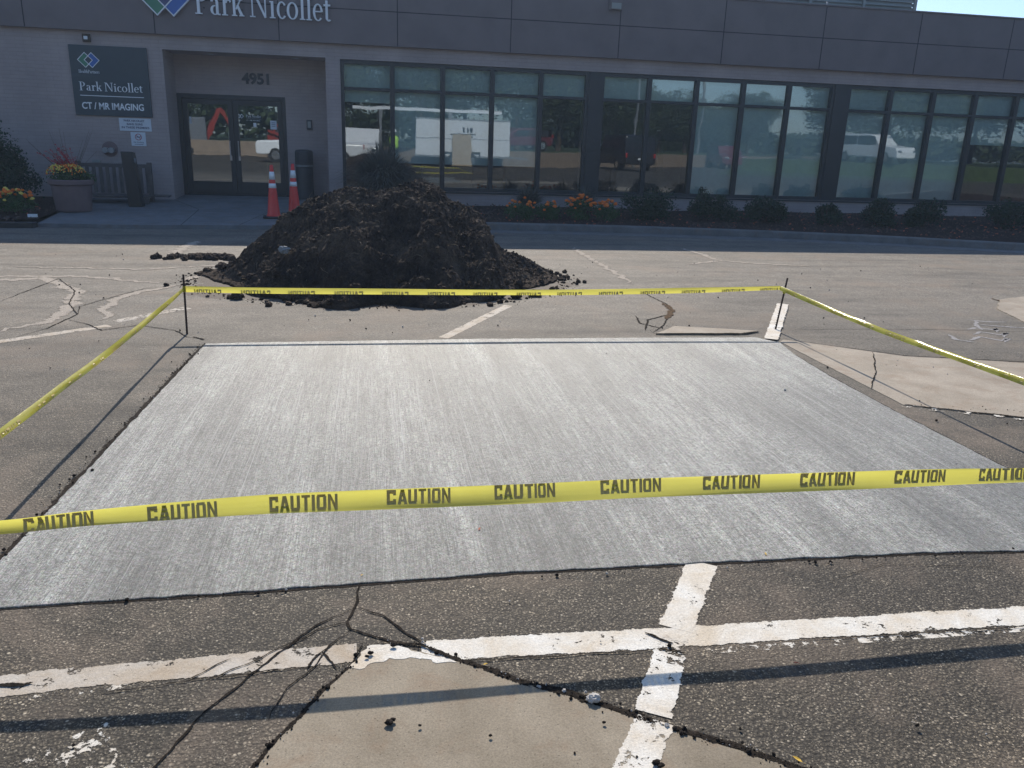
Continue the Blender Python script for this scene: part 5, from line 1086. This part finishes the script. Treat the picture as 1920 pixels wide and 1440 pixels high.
# trees
def tree_mesh(h, r, seed, n=15000, leaf=.21):
    rnd = random.Random(seed); tm = MB(); tm.tube((0,0,-.1),(.1,0,h*.35),.02*h,.012*h,9)
    tips = []
    for k in range(11):
        a = k*.7+rnd.uniform(-.3,.3); e = Vector((math.cos(a)*r*rnd.uniform(.35,.8), math.sin(a)*r*rnd.uniform(.35,.8), h*rnd.uniform(.28,.88))); tm.tube((.1,0,h*.25), e, .006*h, .002*h, 6); tips.append(e)
    cm = MB()
    for e in tips: leaf_cloud(cm, tuple(e), (r*.5,r*.5,h*.17), n//16, leaf, rnd.randrange(9999))
    leaf_cloud(cm, (0,0,h*.58), (r*.8,r*.8,h*.40), n//3, leaf, seed)
    return tm, cm
protos = []
TREES = [(-17,-24,9,1.1),(-13,-27,10,1.2),(-9.5,-25,9,1.1),(-6,-29,11,1.2),(-3,-25,9,1.1),(.5,-28,10.5,1.2),(3.5,-25,10,1.1),(7,-28,10,1.2),(10.5,-25,9,1.1),(14,-27,7.2,1.0),(18.4,-27,6.4,.9),(23,-36,5.6,.9),(28,-44,6,1.0),(33,-50,5.6,1.0),(38,-54,6,1.0),(44,-58,7,1.1),(42,-36,8.5,1.1),(47,-30,11,1.3),(37,-16,9,1.1),(52,-20,12,1.3),(58,-38,12,1.4),(46,-8,10,1.1),(41,-26,9.5,1.1),(24,-60,7,1.2),(56,-28,12,1.3),(62,-12,12,1.3)]
for k, (x, y, h, s) in enumerate(TREES):
    if k < 3:
        t = thing('leafy_tree', '', 'tree', (0,0,0), group='trees beyond the parking lot'); a, b = tree_mesh(9, 3.1, 100+k); a.build('trunk', 'bark', t); b.build('crown', 'tree', t); protos.append(t)
    else: t = copy_tree(protos[k % 3])
    t.location = (x, y, .8); t.rotation_euler = (0,0,k*1.3); t.scale = (s*1.05, s*1.05, h/9)
    t['label'] = ('leafy tree in the dark row mirrored behind the trailer and trucks' if k < 10 else 'smaller tree mirrored behind the middle run of windows' if k < 16 else 'tall tree mirrored behind the white vehicle in the right run of windows')
    t['group'] = ('trees mirrored in the left windows', 'trees mirrored in the middle windows', 'trees mirrored in the right windows')[0 if k < 10 else 1 if k < 16 else 2]
mb = MB(); rnd = random.Random(77)
for k in range(15000):
    u = rnd.random(); x = -30+130*u+rnd.gauss(0,1); y = -34-38*math.sin(u*2.2)+rnd.gauss(0,2.5); hh = 2.6+1.6*noise.noise((x*.12,0,0))+1.2*noise.noise((x*.4,0,5)); p = Vector((x, y, .8+max(.1, hh)*rnd.random()**.7))
    d = Vector((rnd.uniform(-1,1), rnd.uniform(-1,1), rnd.uniform(-.6,1))).normalized()*.75; q = d.orthogonal().normalized()*.26
    mb.add([p, p+d*.5+q, p+d, p+d*.5-q], [(0,1,2,3)])
tag(mb.build('woodland', 'tree'), 'dark undergrowth and far woodland edge, seen only in the glass', 'woodland', kind='stuff')
# street lamps
for k, (x, y) in enumerate(((17.5,-19),(29,-36))):
    t = thing('lamp_post', ('slim grey lamp post mirrored beside the tree in the middle run', 'distant lamp post with a double arm, seen mirrored')[k], 'lamp post', (x, y, 0))
    mb = MB(); mb.tube((0,0,0),(0,0,8),.09,.06,10); mb.build('pole', 'steel', t); mb = MB(); mb.box(-1,1,-.05,.05,7.95,8.05); mb.box(-1.4,-.8,-.15,.15,7.9,8.02); mb.box(.8,1.4,-.15,.15,7.9,8.02); mb.build('lamp_head', 'steel', t)

# ------------------------------------------------------------------ thin scattering air, added to imitate lens glare over the facade
mb = MB(); mb.box(-230, 230, -230, 270, -1.3, 14.2)
hm = bpy.data.materials.new('glare_veil_air'); hm.use_nodes = True; hn = hm.node_tree.nodes; hn.remove(hn['Principled BSDF'])
pv = hn.new('ShaderNodeVolumePrincipled'); pv.inputs['Color'].default_value = (.55, .74, 1, 1); pv.inputs['Density'].default_value = .0016; pv.inputs['Anisotropy'].default_value = .45
hm.node_tree.links.new(pv.outputs[0], hn['Material Output'].inputs['Volume']); M['glare_veil_air'] = hm
tag(mb.build('glare_veil', 'glare_veil_air'), 'thin added veil of air that imitates lens glare over the building', 'glare_veil', kind='stuff')
